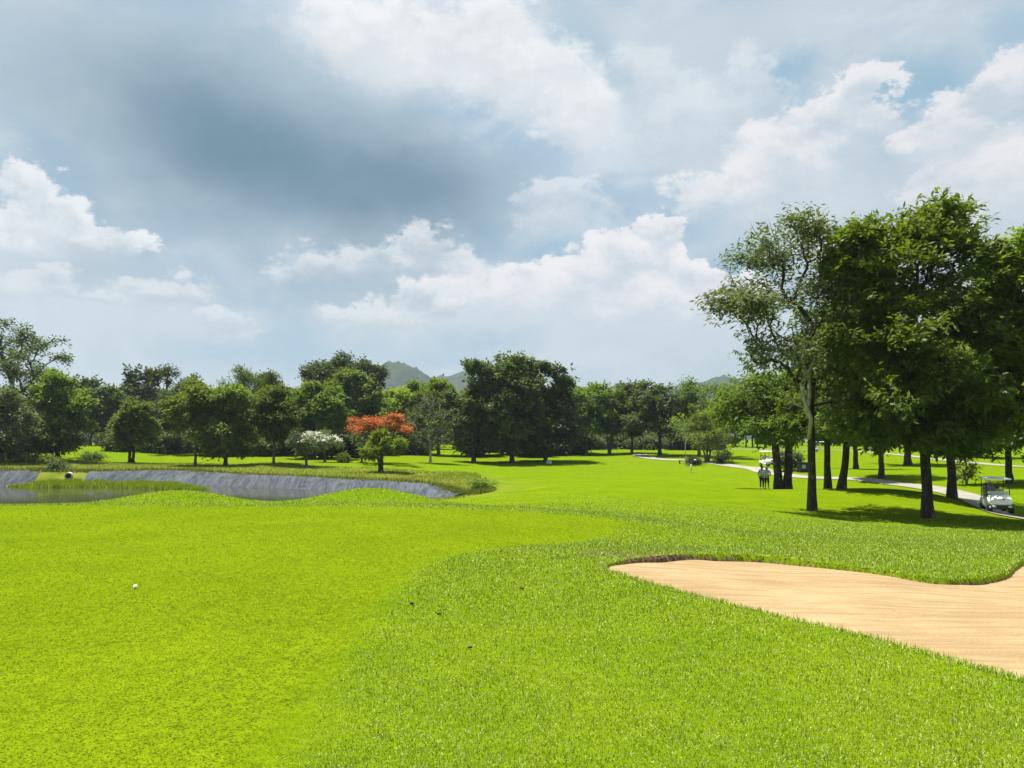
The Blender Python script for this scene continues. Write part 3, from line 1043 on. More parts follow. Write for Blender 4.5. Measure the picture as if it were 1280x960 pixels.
def grow(seed, lobes, trunk_r, n_attr, fork_z, stems=1, lean=(0, 0), wiggle=0.12, crown_c=None):
    """skeleton: attractors in the lobes joined back to the trunk; lobes are (x,y,z,rx,ry,rz) from the base"""
    rs = np.random.default_rng(seed)
    lob = np.array(lobes, float)
    vol = (lob[:, 3] * lob[:, 4] * lob[:, 5]) ** 0.75
    # leaves gather in clumps near the surface of each lobe, a few fill the inside
    nc = max(6, int(n_attr / 4.5))
    pick = rs.choice(len(lob), nc, p=vol / vol.sum())
    d = rs.normal(0, 1, (nc, 3))
    d[:, 2] += 0.15
    d /= np.linalg.norm(d, axis=1)[:, None]
    rad = 0.45 + 0.55 * rs.random(nc) ** 0.5
    cc = lob[pick, :3] + d * lob[pick, 3:6] * rad[:, None]
    cr = lob[pick, 3:6] * 0.27
    own = rs.integers(0, nc, n_attr)
    A = cc[own] + np.clip(rs.normal(0, 1, (n_attr, 3)), -1.6, 1.6) * cr[own] * np.array([0.75, 0.75, 0.5])
    A[:, 2] = np.maximum(A[:, 2], fork_z * 0.75)
    top = (lob[:, :3] * vol[:, None]).sum(0) / vol.sum()
    P, par, dep = [], [], []
    tips = []
    for k in range(stems):
        ang = 2 * math.pi * k / max(stems, 1) + seed
        off = np.array([math.cos(ang), math.sin(ang), 0]) * (trunk_r * 0.75 if stems > 1 else 0)
        out_ = np.array([math.cos(ang), math.sin(ang), 0]) * (fork_z * (0.14 if stems == 2 else 0.28) if stems > 1 else 0)
        prev = -1
        steps = 7
        end = np.array([lean[0], lean[1], fork_z]) + out_
        for i in range(steps + 1):
            f_ = i / steps
            q = off * (1 - f_) + end * f_ + np.array([*rs.normal(0, 1, 2), 0]) * wiggle * trunk_r * math.sin(math.pi * f_)
            P.append(q)
            par.append(prev)
            dep.append(f_ * fork_z)
            prev = len(P) - 1
        # leader on to the crown centre
        e2 = top * 0.85 + out_ * 0.6 + np.array([0, 0, lob[:, 2].max() * 0.12])
        for i in range(1, 6):
            f_ = i / 5
            q = P[prev] * 1.0 if False else end * (1 - f_) + e2 * f_ + rs.normal(0, 1, 3) * np.array([1, 1, .3]) * wiggle * 1.3
            P.append(q)
            par.append(prev)
            dep.append(dep[prev] + np.linalg.norm(q - P[prev]))
            prev = len(P) - 1
    order = np.argsort(np.linalg.norm(A - np.array([lean[0], lean[1], fork_z]), axis=1))
    cap = len(P) + 3 * n_attr
    buf = np.zeros((cap, 3))
    buf[:len(P)] = P
    db = np.zeros(cap)
    db[:len(P)] = dep
    n = len(P)
    ok = np.zeros(cap, bool)
    ok[:n] = np.array([q[2] > fork_z * 0.8 for q in P])
    for a in A[order]:
        dv = a[None] - buf[:n]
        dist = np.linalg.norm(dv, axis=1)
        cost = dist + 0.22 * db[:n] + np.where(ok[:n], 0, 1e6) + np.where(dv[:, 2] < -0.2, -dv[:, 2] * 0.8, 0)
        j = int(np.argmin(cost))
        p0 = buf[j]
        prev = j
        for f_ in (0.4, 0.75, 1.0):
            q = p0 * (1 - f_) + a * f_
            if f_ < 1:
                q = q + rs.normal(0, 1, 3) * dist[j] * 0.07 + np.array([0, 0, dist[j] * 0.10 * math.sin(math.pi * f_)])
            buf[n] = q
            db[n] = db[prev] + np.linalg.norm(q - buf[prev])
            par.append(prev)
            ok[n] = True
            prev = n
            n += 1
        tips.append(n - 1)
    buf, par = buf[:n], np.array(par)
    load = np.zeros(n)
    load[tips] = 1
    for i in range(n - 1, -1, -1):
        if par[i] >= 0:
            load[par[i]] += load[i]
    return buf, par, load, tips, top


def tree(name, label, base, lobes, leafm, barkm, cat='tree', group=None, seed=1, trunk_r=0.18, n_attr=120, clus=4, per=10,
         L=0.22, wd=0.09, spread=0.28, cl_spread=0.42, droop=0.25, flat=0.45, fork=0.35, stems=1, lean=(0, 0), tip_r=0.012, sides=6, extra=None, wiggle=0.12):
    rs = np.random.default_rng(seed + 1000)
    fork_z = fork
    buf, par, load, tips, top = grow(seed, lobes, trunk_r, n_attr, fork_z, stems, lean, wiggle)
    mx = load.max()
    r = np.maximum(tip_r, trunk_r * (load / mx) ** 0.5)
    n = len(buf)
    ch = [i for i in range(n) if par[i] >= 0]
    # flare at the foot
    rr = r.copy()
    for i in range(n):
        if buf[i, 2] < fork_z * 0.999 and load[i] > 0.3 * mx / max(stems, 1):
            f_ = buf[i, 2] / fork_z
            rr[i] = trunk_r * (1.0 + 0.45 * max(0, 1 - f_ * 5) - 0.18 * f_) / (1.0 if stems == 1 else 1.35)
    segs = np.array([[*buf[par[i]], *buf[i], min(rr[par[i]], max(rr[i] * 1.6, tip_r)) if rr[i] < 0.45 * rr[par[i]] else rr[par[i]], rr[i]] for i in ch])
    thick = segs[:, 6] > 0.05
    ch = np.array(ch)
    # a ring direction at every node, so that the pieces of a stem meet
    dv = np.zeros((n, 3))
    dv[ch] = buf[ch] - buf[par[ch]]
    dv[par < 0] = (0, 0, 1)
    dv /= np.linalg.norm(dv, axis=1)[:, None] + 1e-9
    best = np.full(n, -1)
    for i in ch:
        if best[par[i]] < 0 or load[i] > load[best[par[i]]]:
            best[par[i]] = i
    nd = dv.copy()
    hb = best >= 0
    nd[hb] += dv[best[hb]]
    nd /= np.linalg.norm(nd, axis=1)[:, None] + 1e-9
    V1, F1 = tubes_np(segs[thick], 10 if sides > 5 else 7, nd[par[ch]][thick], nd[ch][thick], dv[ch][thick])
    V2, F2 = tubes_np(segs[~thick], 4)
    e = empty(name, base, label, cat, group)
    # sink the foot a little
    V1[:, 2] = np.where(V1[:, 2] < 0.02, V1[:, 2] - 0.25, V1[:, 2])
    trunk = link('trunk', mesh_np('trunk', np.concatenate([V1, V2]), np.concatenate([F1, F2 + len(V1)])), e, barkm, True)
    C = np.repeat(buf[tips], clus, 0) + rs.normal(0, 1, (len(tips) * clus, 3)) * cl_spread * np.array([1, 1, 0.6])
    D = C - top[None]
    D /= np.linalg.norm(D, axis=1)[:, None] + 1e-6
    D[:, 2] += 0.25
    V, Fc = leaves_np(C, D, per, L, wd, rs, spread, droop, flat)
    link('crown', mesh_np('crown', V, Fc), e, leafm)
    return e


def T(name, label, u, v, d, lobes_px, leafm, barkm=B_DARK, snap=True, depth=1.0, **kw):
    """lobes_px rows: (u, v, ru, rv[, depth offset m]) in photo pixels at distance d, turned into metres at the tree"""
    b = pt(u, v, d)
    b[2] = gz(b[0], b[1])
    k = d / F
    vb = 548 + (1.6 - b[2]) / d * F            # where the foot really projects
    lob = []
    us = [q[0] for q in lobes_px]
    half = (max(q[0] + q[2] for q in lobes_px) - min(q[0] - q[2] for q in lobes_px)) / 2 * k
    dr = random.Random(kw.get('seed', 1))
    shrink = 0.3 * kw.get('cl_spread', 0.42)
    for i, q in enumerate(lobes_px):
        uu, vv, ru, rv = q[:4]
        rm = max(ru * k - shrink, ru * k * 0.5)
        dy = q[4] if len(q) > 4 else max(0.0, half - rm) * 0.85 * dr.uniform(0.4, 1.0) * (1 if i % 2 else -1) * (0.4 if i == 0 else 1)
        f_ = 1 + dy / d
        lob.append(((uu - 640) * k * f_ - (u - 640) * k, dy, (vb - vv) * k + (548 - vv) * k * (f_ - 1), rm, max(rm, 0.5 * half) * depth, max(rv * k - shrink * 0.8, rv * k * 0.5)))
    fk = kw.pop('fork_px', None)
    zmin = min(l[2] - l[5] for l in lob)
    kw['fork'] = fk * k if fk else max(0.25 * max(l[2] for l in lob), zmin * 0.9)
    return tree(name, label, b, lob, leafm, barkm, **kw)


random.seed(3)
NEAR = dict(depth=1.35, clus=7, per=11, L=0.32, wd=0.125, spread=0.10, cl_spread=0.36)
# --- the grove on the right
t1 = T('slender_tree', 'tall tree with sparse see-through crown and bleached twisted dead limbs, left of near grove', 1015, 637, 37,
       [(1000, 300, 45, 34), (960, 345, 46, 44), (925, 385, 36, 34), (1040, 320, 42, 40), (1000, 385, 60, 42), (1050, 380, 40, 44), (960, 430, 48, 26), (1055, 450, 44, 46), (1000, 455, 40, 30), (1055, 515, 34, 28)],
       L_GREY, B_DARK, seed=11, trunk_r=0.192, n_attr=370, fork_px=150, lean=(0.1, 0), clus=6, per=7, L=0.27, wd=0.10, spread=0.13, cl_spread=0.40, tip_r=0.014)
t2 = T('broad_tree', 'biggest broad dense tree with glossy rosette leaves, tallest crown of the right grove', 1160, 647, 35,
       [(1145, 278, 50, 36, 0), (1100, 318, 46, 42, -0.6), (1190, 298, 44, 38, 0.4), (1150, 345, 78, 52, 0.3), (1085, 385, 50, 50, 0.5), (1215, 352, 44, 48, -0.8), (1110, 430, 70, 50, -1.0), (1160, 420, 70, 60, 0.8), (1215, 430, 50, 52, 0.2), (1150, 500, 80, 44, -0.6), (1085, 480, 52, 46, 0.6),
        (1235, 500, 40, 40, 0.4), (1120, 545, 50, 20, 0.8), (1200, 545, 54, 20, -0.8), (1075, 530, 40, 26, -0.4)],
       L_BROAD, B_DARK, seed=12, trunk_r=0.240, n_attr=780, fork_px=120, **NEAR)
t3 = T('broad_tree', 'dark trunked tree just behind the biggest tree, beside the path left of the cart', 1190, 623, 46,
       [(1232, 400, 40, 44), (1222, 470, 52, 46), (1180, 480, 60, 50), (1190, 530, 50, 20)],
       L_BROAD, B_DARK, seed=13, trunk_r=0.256, n_attr=400, fork_px=90, **NEAR)
t4 = T('slim_tree', 'slim upright tree, left one of the close trunk pair behind the sparse tree', 1035, 612, 50,
       [(1048, 420, 46, 44), (1040, 490, 50, 44), (1025, 530, 40, 20)], L_MID, B_DARK, seed=14, trunk_r=0.208, n_attr=400, fork_px=100, **NEAR)
t5 = T('slim_tree', 'leaning forked tree, right one of the close trunk pair behind the sparse tree', 1052, 615, 48,
       [(1078, 430, 44, 50), (1082, 505, 50, 42), (1060, 540, 40, 16)], L_BROAD, B_DARK, seed=15, trunk_r=0.224, n_attr=420, fork_px=90, lean=(0.7, 0), **NEAR)
t6 = T('broad_tree', 'tall dark tree behind the golf cart with a wide low fork, at the right edge', 1262, 601, 62,
       [(1262, 350, 34, 44), (1262, 420, 44, 56), (1255, 500, 46, 44), (1290, 480, 44, 60), (1262, 545, 56, 16)], L_BROAD, B_DARK, seed=16, trunk_r=0.272, n_attr=520, fork_px=50, clus=6, per=10, L=0.41, wd=0.18, spread=0.16, cl_spread=0.38)
t7 = T('broad_tree', 'leafy bough reaching in from a tree just outside the right edge', 1345, 660, 34,
       [(1290, 318, 36, 30), (1310, 360, 60, 44), (1350, 420, 70, 60), (1300, 430, 44, 50), (1320, 500, 60, 44)], L_BROAD, B_DARK, seed=17, trunk_r=0.240, n_attr=520, fork_px=120, **NEAR)
T('park_tree', 'medium tree with clean thin trunk by the path between biggest and forked trees', 1102, 596, 72,
  [(1100, 500, 44, 36), (1112, 535, 40, 18), (1070, 510, 30, 26)], L_DARK, B_DARK, seed=18, trunk_r=0.26, n_attr=150, fork_px=46, clus=6, per=10, L=0.48, wd=0.23, spread=0.2, cl_spread=0.45)
T('park_tree', 'short trunked tree far behind the forked tree in the right grove', 1070, 585, 92,
  [(1068, 520, 34, 30), (1060, 540, 34, 14)], L_DARK, B_DARK, seed=19, trunk_r=0.30, n_attr=110, fork_px=30, clus=6, per=10, L=0.54, wd=0.27, spread=0.22, cl_spread=0.45)
T('park_tree', 'thick trunked tree on the sunny lawn seen just left of the biggest trunk', 1135, 581, 102,
  [(1135, 515, 44, 34), (1140, 540, 40, 16)], L_DARK, B_DARK, seed=20, trunk_r=0.46, n_attr=120, fork_px=34, clus=6, per=10, L=0.60, wd=0.30, spread=0.22, cl_spread=0.52)
T('park_tree', 'distant trunk on the bright lawn left of the tree behind the cart', 1224, 571, 118,
  [(1225, 520, 40, 26), (1235, 535, 40, 16)], L_DARK, B_DARK, seed=21, trunk_r=0.34, n_attr=110, fork_px=26, clus=6, per=10, L=0.66, wd=0.32, spread=0.25, cl_spread=0.52)
T('round_tree', 'rounded dense tree with bright lime top and double trunk beside the two golfers', 979, 613, 57.5,
  [(955, 476, 34, 14), (925, 490, 22, 18), (985, 484, 34, 18), (950, 508, 46, 26), (990, 520, 34, 30), (922, 516, 18, 16), (960, 540, 40, 14), (1005, 500, 24, 24)], L_MID, B_DARK, seed=22, trunk_r=0.42, n_attr=400, fork_px=66, stems=2, clus=6, per=9, L=0.30, wd=0.13, spread=0.2, cl_spread=0.42)

# --- middle: dark clump and the trees either side of the fairway's end
MIDK = dict(clus=6, per=10, L=0.52, wd=0.30, spread=0.2, cl_spread=0.42)
T('dense_tree', 'left lobe of the big dark rounded clump in the middle, greyish leaves', 592, 579, 104,
  [(600, 478, 32, 24), (588, 510, 30, 28), (612, 520, 34, 30), (590, 545, 26, 18)], L_DARK, B_DARK, seed=31, trunk_r=0.3, n_attr=360, fork_px=30, **MIDK)
T('dense_tree', 'tallest dark tree crowning the big clump in the middle', 640, 580, 108,
  [(640, 464, 34, 20), (660, 478, 38, 26), (632, 500, 44, 32), (668, 520, 40, 34), (640, 548, 40, 18)], L_DARK, B_DARK, seed=32, trunk_r=0.34, n_attr=495, fork_px=24, **MIDK)
T('dense_tree', 'right sloping side of the big dark clump, leaning over the fairway', 682, 577, 110,
  [(690, 478, 22, 20), (694, 512, 26, 32), (700, 535, 20, 24), (672, 545, 30, 22)], L_DARK, B_DARK, seed=33, trunk_r=0.28, n_attr=345, fork_px=22, **MIDK)
T('park_tree', 'light green tree beside the right flank of the dark clump with a forked trunk', 733, 571, 128,
  [(738, 495, 24, 16), (728, 520, 24, 20), (748, 525, 22, 20), (738, 505, 30, 22)], L_MID, B_GREY, seed=34, trunk_r=0.26, n_attr=150, fork_px=30, clus=6, per=10, L=0.58, wd=0.30, spread=0.25, cl_spread=0.45)
T('park_tree', 'second light green tree right of the dark clump, thin twin stems', 762, 571, 130,
  [(762, 506, 20, 20), (765, 528, 20, 16)], L_MID, B_GREY, seed=35, trunk_r=0.2, n_attr=110, fork_px=30, stems=2, clus=6, per=10, L=0.58, wd=0.30, spread=0.25, cl_spread=0.45)
T('park_tree', 'wide dark green tree at the fairway end beside the start of the path', 825, 572, 122,
  [(818, 492, 26, 14), (840, 508, 28, 22), (806, 515, 24, 22), (825, 530, 34, 18)], L_DARK, B_DARK, seed=36, trunk_r=0.3, n_attr=210, fork_px=26, clus=6, per=10, L=0.58, wd=0.30, spread=0.25, cl_spread=0.45)
T('park_tree', 'narrow dark tree with thin trunk left of the wide tree at the fairway end', 790, 570, 132,
  [(790, 500, 16, 18), (792, 525, 20, 18)], L_DARK, B_DARK, seed=37, trunk_r=0.2, n_attr=100, fork_px=28, clus=6, per=10, L=0.58, wd=0.30, spread=0.25, cl_spread=0.45)
T('airy_tree', 'airy tree with loose open top rising behind the light green thicket', 874, 572, 118,
  [(876, 482, 22, 12), (862, 500, 20, 18), (892, 495, 20, 16), (905, 515, 18, 20), (868, 525, 24, 18)], L_MID, B_GREY, seed=38, trunk_r=0.24, n_attr=170, fork_px=34, clus=4, per=7, L=0.46, wd=0.2, spread=0.25, cl_spread=0.5)
T('multi_stem_shrub', 'yellow green many stemmed small tree by the path left of the golfers', 884, 577, 106,
  [(888, 528, 22, 18), (872, 540, 18, 16), (902, 542, 16, 16), (885, 552, 26, 12)], L_LIME, B_GREY, cat='small tree', seed=39, trunk_r=0.2, n_attr=150, fork_px=14, stems=4, clus=4, per=8, L=0.36, wd=0.16, spread=0.2, cl_spread=0.4)
T('thin_sapling', 'thin pale sapling standing alone left of the many stemmed tree', 857, 580, 101,
  [(855, 540, 6, 14), (852, 528, 8, 10)], L_LIME, B_PALE, cat='sapling', seed=40, trunk_r=0.06, n_attr=22, fork_px=26, clus=3, per=5, L=0.3, wd=0.12, spread=0.2, cl_spread=0.3)
T('round_shrub', 'pale olive rounded bush right of the golfers tree beyond the path', 987, 585, 84,
  [(985, 572, 13, 9), (995, 575, 8, 7), (976, 576, 8, 6)], L_GREY, B_GREY, cat='bush', seed=41, trunk_r=0.08, n_attr=70, fork_px=4, stems=3, clus=4, per=8, L=0.3, wd=0.14, spread=0.16, cl_spread=0.25)
T('low_shrub', 'loose bush with grey stems beside the path between the two thick trunks', 1208, 601, 63,
  [(1206, 580, 13, 12), (1200, 590, 12, 8), (1214, 588, 9, 9)], L_GREY, B_GREY, cat='bush', seed=42, trunk_r=0.06, n_attr=60, fork_px=6, stems=3, clus=3, per=6, L=0.24, wd=0.09, spread=0.16, cl_spread=0.25)

# --- between clump and orange tree
T('bare_tree', 'pale almost leafless tree with silvery branches left of the dark clump', 538, 579, 97,
  [(540, 505, 18, 16), (530, 525, 20, 18), (552, 528, 16, 18), (542, 545, 24, 16)], L_GREY, B_PALE, seed=51, trunk_r=0.16, n_attr=230, fork_px=26, clus=3, per=5, L=0.30, wd=0.12, spread=0.2, cl_spread=0.35, tip_r=0.018)
T('bright_tree', 'yellow green bright tree behind the silvery bare tree', 548, 569, 122,
  [(553, 488, 20, 12), (535, 504, 24, 16), (562, 500, 18, 18), (545, 525, 30, 22)], L_LIME, B_GREY, seed=52, trunk_r=0.26, n_attr=190, fork_px=36, **MIDK)
T('bright_tree', 'soft light green tree above and behind the orange flowering tree', 500, 568, 126,
  [(498, 496, 18, 12), (512, 504, 22, 16), (490, 510, 22, 20), (505, 535, 30, 20)], L_LIME, B_GREY, seed=53, trunk_r=0.26, n_attr=190, fork_px=36, **MIDK)
T('park_tree', 'muted olive tree rising between hill and dark clump', 527, 566, 150,
  [(525, 488, 16, 10), (540, 490, 14, 10), (530, 508, 26, 16), (530, 530, 28, 20)], L_MID, B_GREY, seed=54, trunk_r=0.28, n_attr=170, fork_px=36, clus=6, per=10, L=0.60, wd=0.32, spread=0.3, cl_spread=0.52)
T('flame_tree', 'orange flowering flat topped tree behind the small rosette tree', 452, 573, 92,
  [(452, 532, 18, 8), (475, 529, 22, 8), (494, 528, 12, 8), (440, 530, 10, 7), (506, 536, 8, 4)], L_ORANGE, B_GREY, seed=55, trunk_r=0.16, n_attr=150, fork_px=20, stems=2, clus=5, per=10, L=0.24, wd=0.16, spread=0.2, cl_spread=0.25, flat=0.8, droop=0.1)
T('rosette_tree', 'small tree with bright rosettes of long leaves standing alone on the pond bank', 476, 590, 78,
  [(476, 548, 12, 7), (464, 558, 13, 9), (489, 557, 13, 9), (476, 563, 20, 8)], L_LIME, B_DARK, cat='small tree', seed=56, trunk_r=0.22, n_attr=75, fork_px=14, stems=2, clus=2, per=18, L=0.60, wd=0.13, spread=0.05, cl_spread=0.22, droop=-0.15, flat=0.0)
pl1 = T('frangipani_tree', 'low frangipani tree with white blossom on the bank, right one with the clear trunk', 383, 583, 84,
  [(375, 549, 12, 9), (392, 547, 14, 9), (384, 556, 20, 10), (400, 556, 10, 9)], L_GREY, B_GREY, cat='flowering tree', seed=57, trunk_r=0.15, n_attr=90, fork_px=14, clus=3, per=8, L=0.32, wd=0.11, spread=0.1, cl_spread=0.25)
pl2 = T('frangipani_tree', 'smaller white flowering tree behind the frangipani, against the dark trunks', 406, 576, 93,
  [(405, 548, 12, 9), (418, 554, 10, 8), (398, 556, 10, 8)], L_GREY, B_GREY, cat='flowering tree', seed=58, trunk_r=0.15, n_attr=60, fork_px=14, clus=3, per=8, L=0.32, wd=0.11, spread=0.1, cl_spread=0.25)


def blossom(parent, lob, n, seed):
    rs = np.random.default_rng(seed)
    d = rs.normal(0, 1, (n, 3))
    d /= np.linalg.norm(d, axis=1)[:, None]
    d[:, 2] = np.abs(d[:, 2]) * 0.9 + 0.1
    C = np.array(lob[:3])[None] + d * np.array(lob[3:])[None] * (0.85 + 0.2 * rs.random(n))[:, None]
    V, Fc = leaves_np(C, d, 7, 0.15, 0.12, rs, 0.06, 0.0, 0.3)
    link('blossom', mesh_np('blossom', V, Fc), parent, L_WHITE)


blossom(pl1, (0.1, 0, 2.6, 2.3, 2.0, 1.2), 130, 1)
blossom(pl2, (0.2, 0, 2.2, 1.9, 1.6, 1.1), 80, 2)

# --- left group
T('slender_tree', 'thin trunked leafy tree on the bank just left of the frangipani', 342, 580, 86,
  [(342, 500, 20, 16), (330, 520, 20, 20), (356, 520, 18, 20), (344, 540, 22, 12)], L_MID, B_GREY, seed=61, trunk_r=0.13, n_attr=200, fork_px=40, clus=6, per=10, L=0.38, wd=0.20, spread=0.2, cl_spread=0.30)
T('leafy_tree', 'mid green full tree above the frangipani with a hidden trunk', 392, 573, 104,
  [(395, 495, 26, 18), (378, 515, 24, 22), (412, 515, 20, 22), (392, 535, 32, 18)], L_MID, B_DARK, seed=62, trunk_r=0.3, n_attr=260, fork_px=30, **MIDK)
T('big_tree', 'tall dark domed tree dominating the skyline left of the hill', 430, 567, 140,
  [(415, 462, 26, 12), (438, 458, 22, 13), (400, 475, 24, 16), (462, 468, 14, 14), (430, 490, 40, 24), (468, 495, 12, 26)], L_DARK, B_DARK, seed=63, trunk_r=0.4, n_attr=320, fork_px=46, clus=6, per=10, L=0.58, wd=0.32, spread=0.3, cl_spread=0.49)
T('leafy_tree', 'softer green tree in front of the tall domed tree, above the orange blossom', 446, 570, 120,
  [(440, 480, 24, 16), (425, 500, 22, 20), (458, 500, 18, 22), (440, 528, 28, 14)], L_MID, B_DARK, seed=64, trunk_r=0.3, n_attr=230, fork_px=40, **MIDK)
T('columnar_tree', 'slim tall feathery tree poking above its neighbours left of the domed tree', 330, 568, 120,
  [(331, 472, 10, 12), (332, 490, 12, 16), (330, 520, 16, 26)], L_FAR, B_DARK, seed=65, trunk_r=0.18, n_attr=120, fork_px=40, clus=4, per=8, L=0.45, wd=0.15, spread=0.22, cl_spread=0.4)
T('park_tree', 'spreading fresh green tree by the pond with a dark trunk and dense low crown', 282, 583, 87,
  [(285, 492, 24, 16), (268, 515, 26, 22), (302, 515, 24, 24), (284, 540, 36, 22), (280, 560, 30, 10)], L_MID, B_DARK, seed=66, trunk_r=0.22, n_attr=280, fork_px=24, clus=6, per=10, L=0.41, wd=0.22, spread=0.22, cl_spread=0.34)
T('park_tree', 'lighter green tree with a thin bare trunk left of the spreading pond tree', 244, 583, 87.5,
  [(246, 490, 20, 14), (230, 508, 22, 20), (258, 510, 18, 20), (240, 530, 26, 16)], L_LIME, B_GREY, seed=67, trunk_r=0.14, n_attr=200, fork_px=42, clus=6, per=10, L=0.38, wd=0.20, spread=0.22, cl_spread=0.32)
T('feathery_tree', 'spiky topped feathery tree behind the spreading pond tree', 300, 569, 115,
  [(298, 472, 12, 10), (310, 480, 14, 12), (288, 482, 12, 12), (300, 505, 26, 22)], L_MID, B_DARK, seed=68, trunk_r=0.22, n_attr=150, fork_px=40, clus=4, per=8, L=0.55, wd=0.1, spread=0.25, cl_spread=0.4, droop=-0.3, flat=0.0)
T('gaunt_tree', 'gaunt tree with open lopsided top on a curved bough, left of light green tree', 197, 567, 112,
  [(208, 465, 9, 6), (228, 462, 10, 6), (240, 468, 9, 5), (205, 480, 8, 8), (200, 510, 16, 20), (212, 525, 18, 16)], L_DARK, B_DARK, seed=69, trunk_r=0.26, n_attr=130, fork_px=46, clus=4, per=7, L=0.4, wd=0.18, spread=0.22, cl_spread=0.35)
T('park_tree', 'small bushy bright topped tree standing alone at the pond edge on the left', 164, 579, 94,
  [(165, 516, 17, 11), (152, 530, 17, 14), (180, 532, 15, 15), (164, 545, 25, 14)], L_MID, B_DARK, seed=70, trunk_r=0.26, n_attr=200, fork_px=18, stems=2, clus=6, per=10, L=0.41, wd=0.22, spread=0.22, cl_spread=0.32)
T('round_tree', 'dark round headed tree farther back between the left edge trees and the bushy tree', 127, 557, 128,
  [(128, 494, 18, 10), (116, 508, 16, 16), (142, 508, 13, 16), (128, 525, 24, 16)], L_DARK, B_DARK, seed=71, trunk_r=0.3, n_attr=200, fork_px=22, clus=6, per=10, L=0.55, wd=0.30, spread=0.25, cl_spread=0.45)
T('tall_tree', 'tallest dark tree at the left edge with an outstretched wispy bough', 18, 573, 96,
  [(2, 415, 20, 16), (20, 430, 20, 16), (42, 428, 16, 8), (66, 446, 14, 6), (78, 438, 8, 4), (0, 455, 34, 24), (24, 470, 30, 26), (-30, 440, 34, 40), (0, 520, 40, 36)], L_DARK, B_DARK, seed=72, trunk_r=0.42, n_attr=380, fork_px=70, clus=4, per=8, L=0.4, wd=0.18, spread=0.22, cl_spread=0.45)
T('round_tree', 'full rounded tree with lime edge overhanging the bank, in front of the tall left tree', 72, 573, 89,
  [(68, 480, 18, 12), (60, 500, 28, 20), (88, 512, 20, 22), (70, 535, 34, 24), (62, 555, 30, 12)], L_MID, B_DARK, seed=73, trunk_r=0.3, n_attr=320, fork_px=20, clus=6, per=10, L=0.41, wd=0.22, spread=0.22, cl_spread=0.34)
T('grey_tree', 'grey green low crown at the very left edge in front of the tall tree', 2, 576, 84,
  [(8, 492, 14, 12), (0, 515, 22, 22), (20, 525, 14, 18), (-20, 530, 30, 34), (5, 550, 26, 14)], L_GREY, B_GREY, seed=74, trunk_r=0.24, n_attr=260, fork_px=26, clus=6, per=10, L=0.38, wd=0.20, spread=0.22, cl_spread=0.32)


def spike_tree():
    b = pt(180, 565, 122)
    b[2] = gz(b[0], b[1])
    e = empty('dead_tree', b, 'dead bare spiky trunk standing behind the bushy pond edge tree', 'dead tree')
    rs = random.Random(5)
    m = MB()
    k = 122 / F
    for (du, h) in ((-4, 84), (1, 92), (6, 78)):
        m.tube([(0, 0, -0.2), (du * k * 0.4, 0.2, h * k * 0.5), (du * k, 0.3 * rs.random(), h * k)], [0.2, 0.12, 0.03], 6)
        for q in range(5):
            z = h * k * (0.6 + 0.08 * q)
            a = rs.random() * 6
            m.tube([(du * k * 0.9, 0.2, z), (du * k * 0.9 + math.cos(a) * 0.7, 0.2 + math.sin(a) * .7, z + 0.9)], [0.05, 0.02], 4)
    m.build('trunk', B_DARK, e)


spike_tree()

# low bushes on the left bank
for (u, v, d, ru, rv, lm_, lab, sd) in [
        (25, 578, 84, 22, 7, L_GREY, 'low grey green bush on the bank below the left edge trees, nearest the edge', 81),
        (52, 580, 83, 18, 6, L_MID, 'low tangled bush on the bank below the rounded left tree', 82),
        (112, 575, 96, 14, 4, L_MID, 'small weedy bush on the open lawn left of the bushy tree', 83),
        (600, 613, 57.2, 12, 5, L_MID, 'dark weed bush at the right tip of the pond lining', 84),
        (72, 588, 77.4, 9, 5, L_DARK, 'dark bush beside the drain pipe on the pond bank', 85),
        (428, 577, 92, 5, 5, L_MID, 'tiny bush at the foot of the trees between frangipani and orange tree', 86),
        (868, 580, 102, 7, 4, L_DARK, 'low dark shrub at the foot of the many stemmed small tree, left side', 87),
        (903, 579, 103, 12, 7, L_DARK, 'low dark shrub at the foot of the many stemmed small tree, right side', 88)]:
    T('low_shrub', lab, u, v, d, [(u, v - rv, ru, rv), (u + ru * 0.5, v - rv * 0.8, ru * 0.6, rv * 0.8)], lm_, B_DARK, cat='bush', seed=sd, trunk_r=0.05, n_attr=60, fork_px=2, stems=3,
      clus=3, per=8, L=0.28, wd=0.12, spread=0.15, cl_spread=0.22)

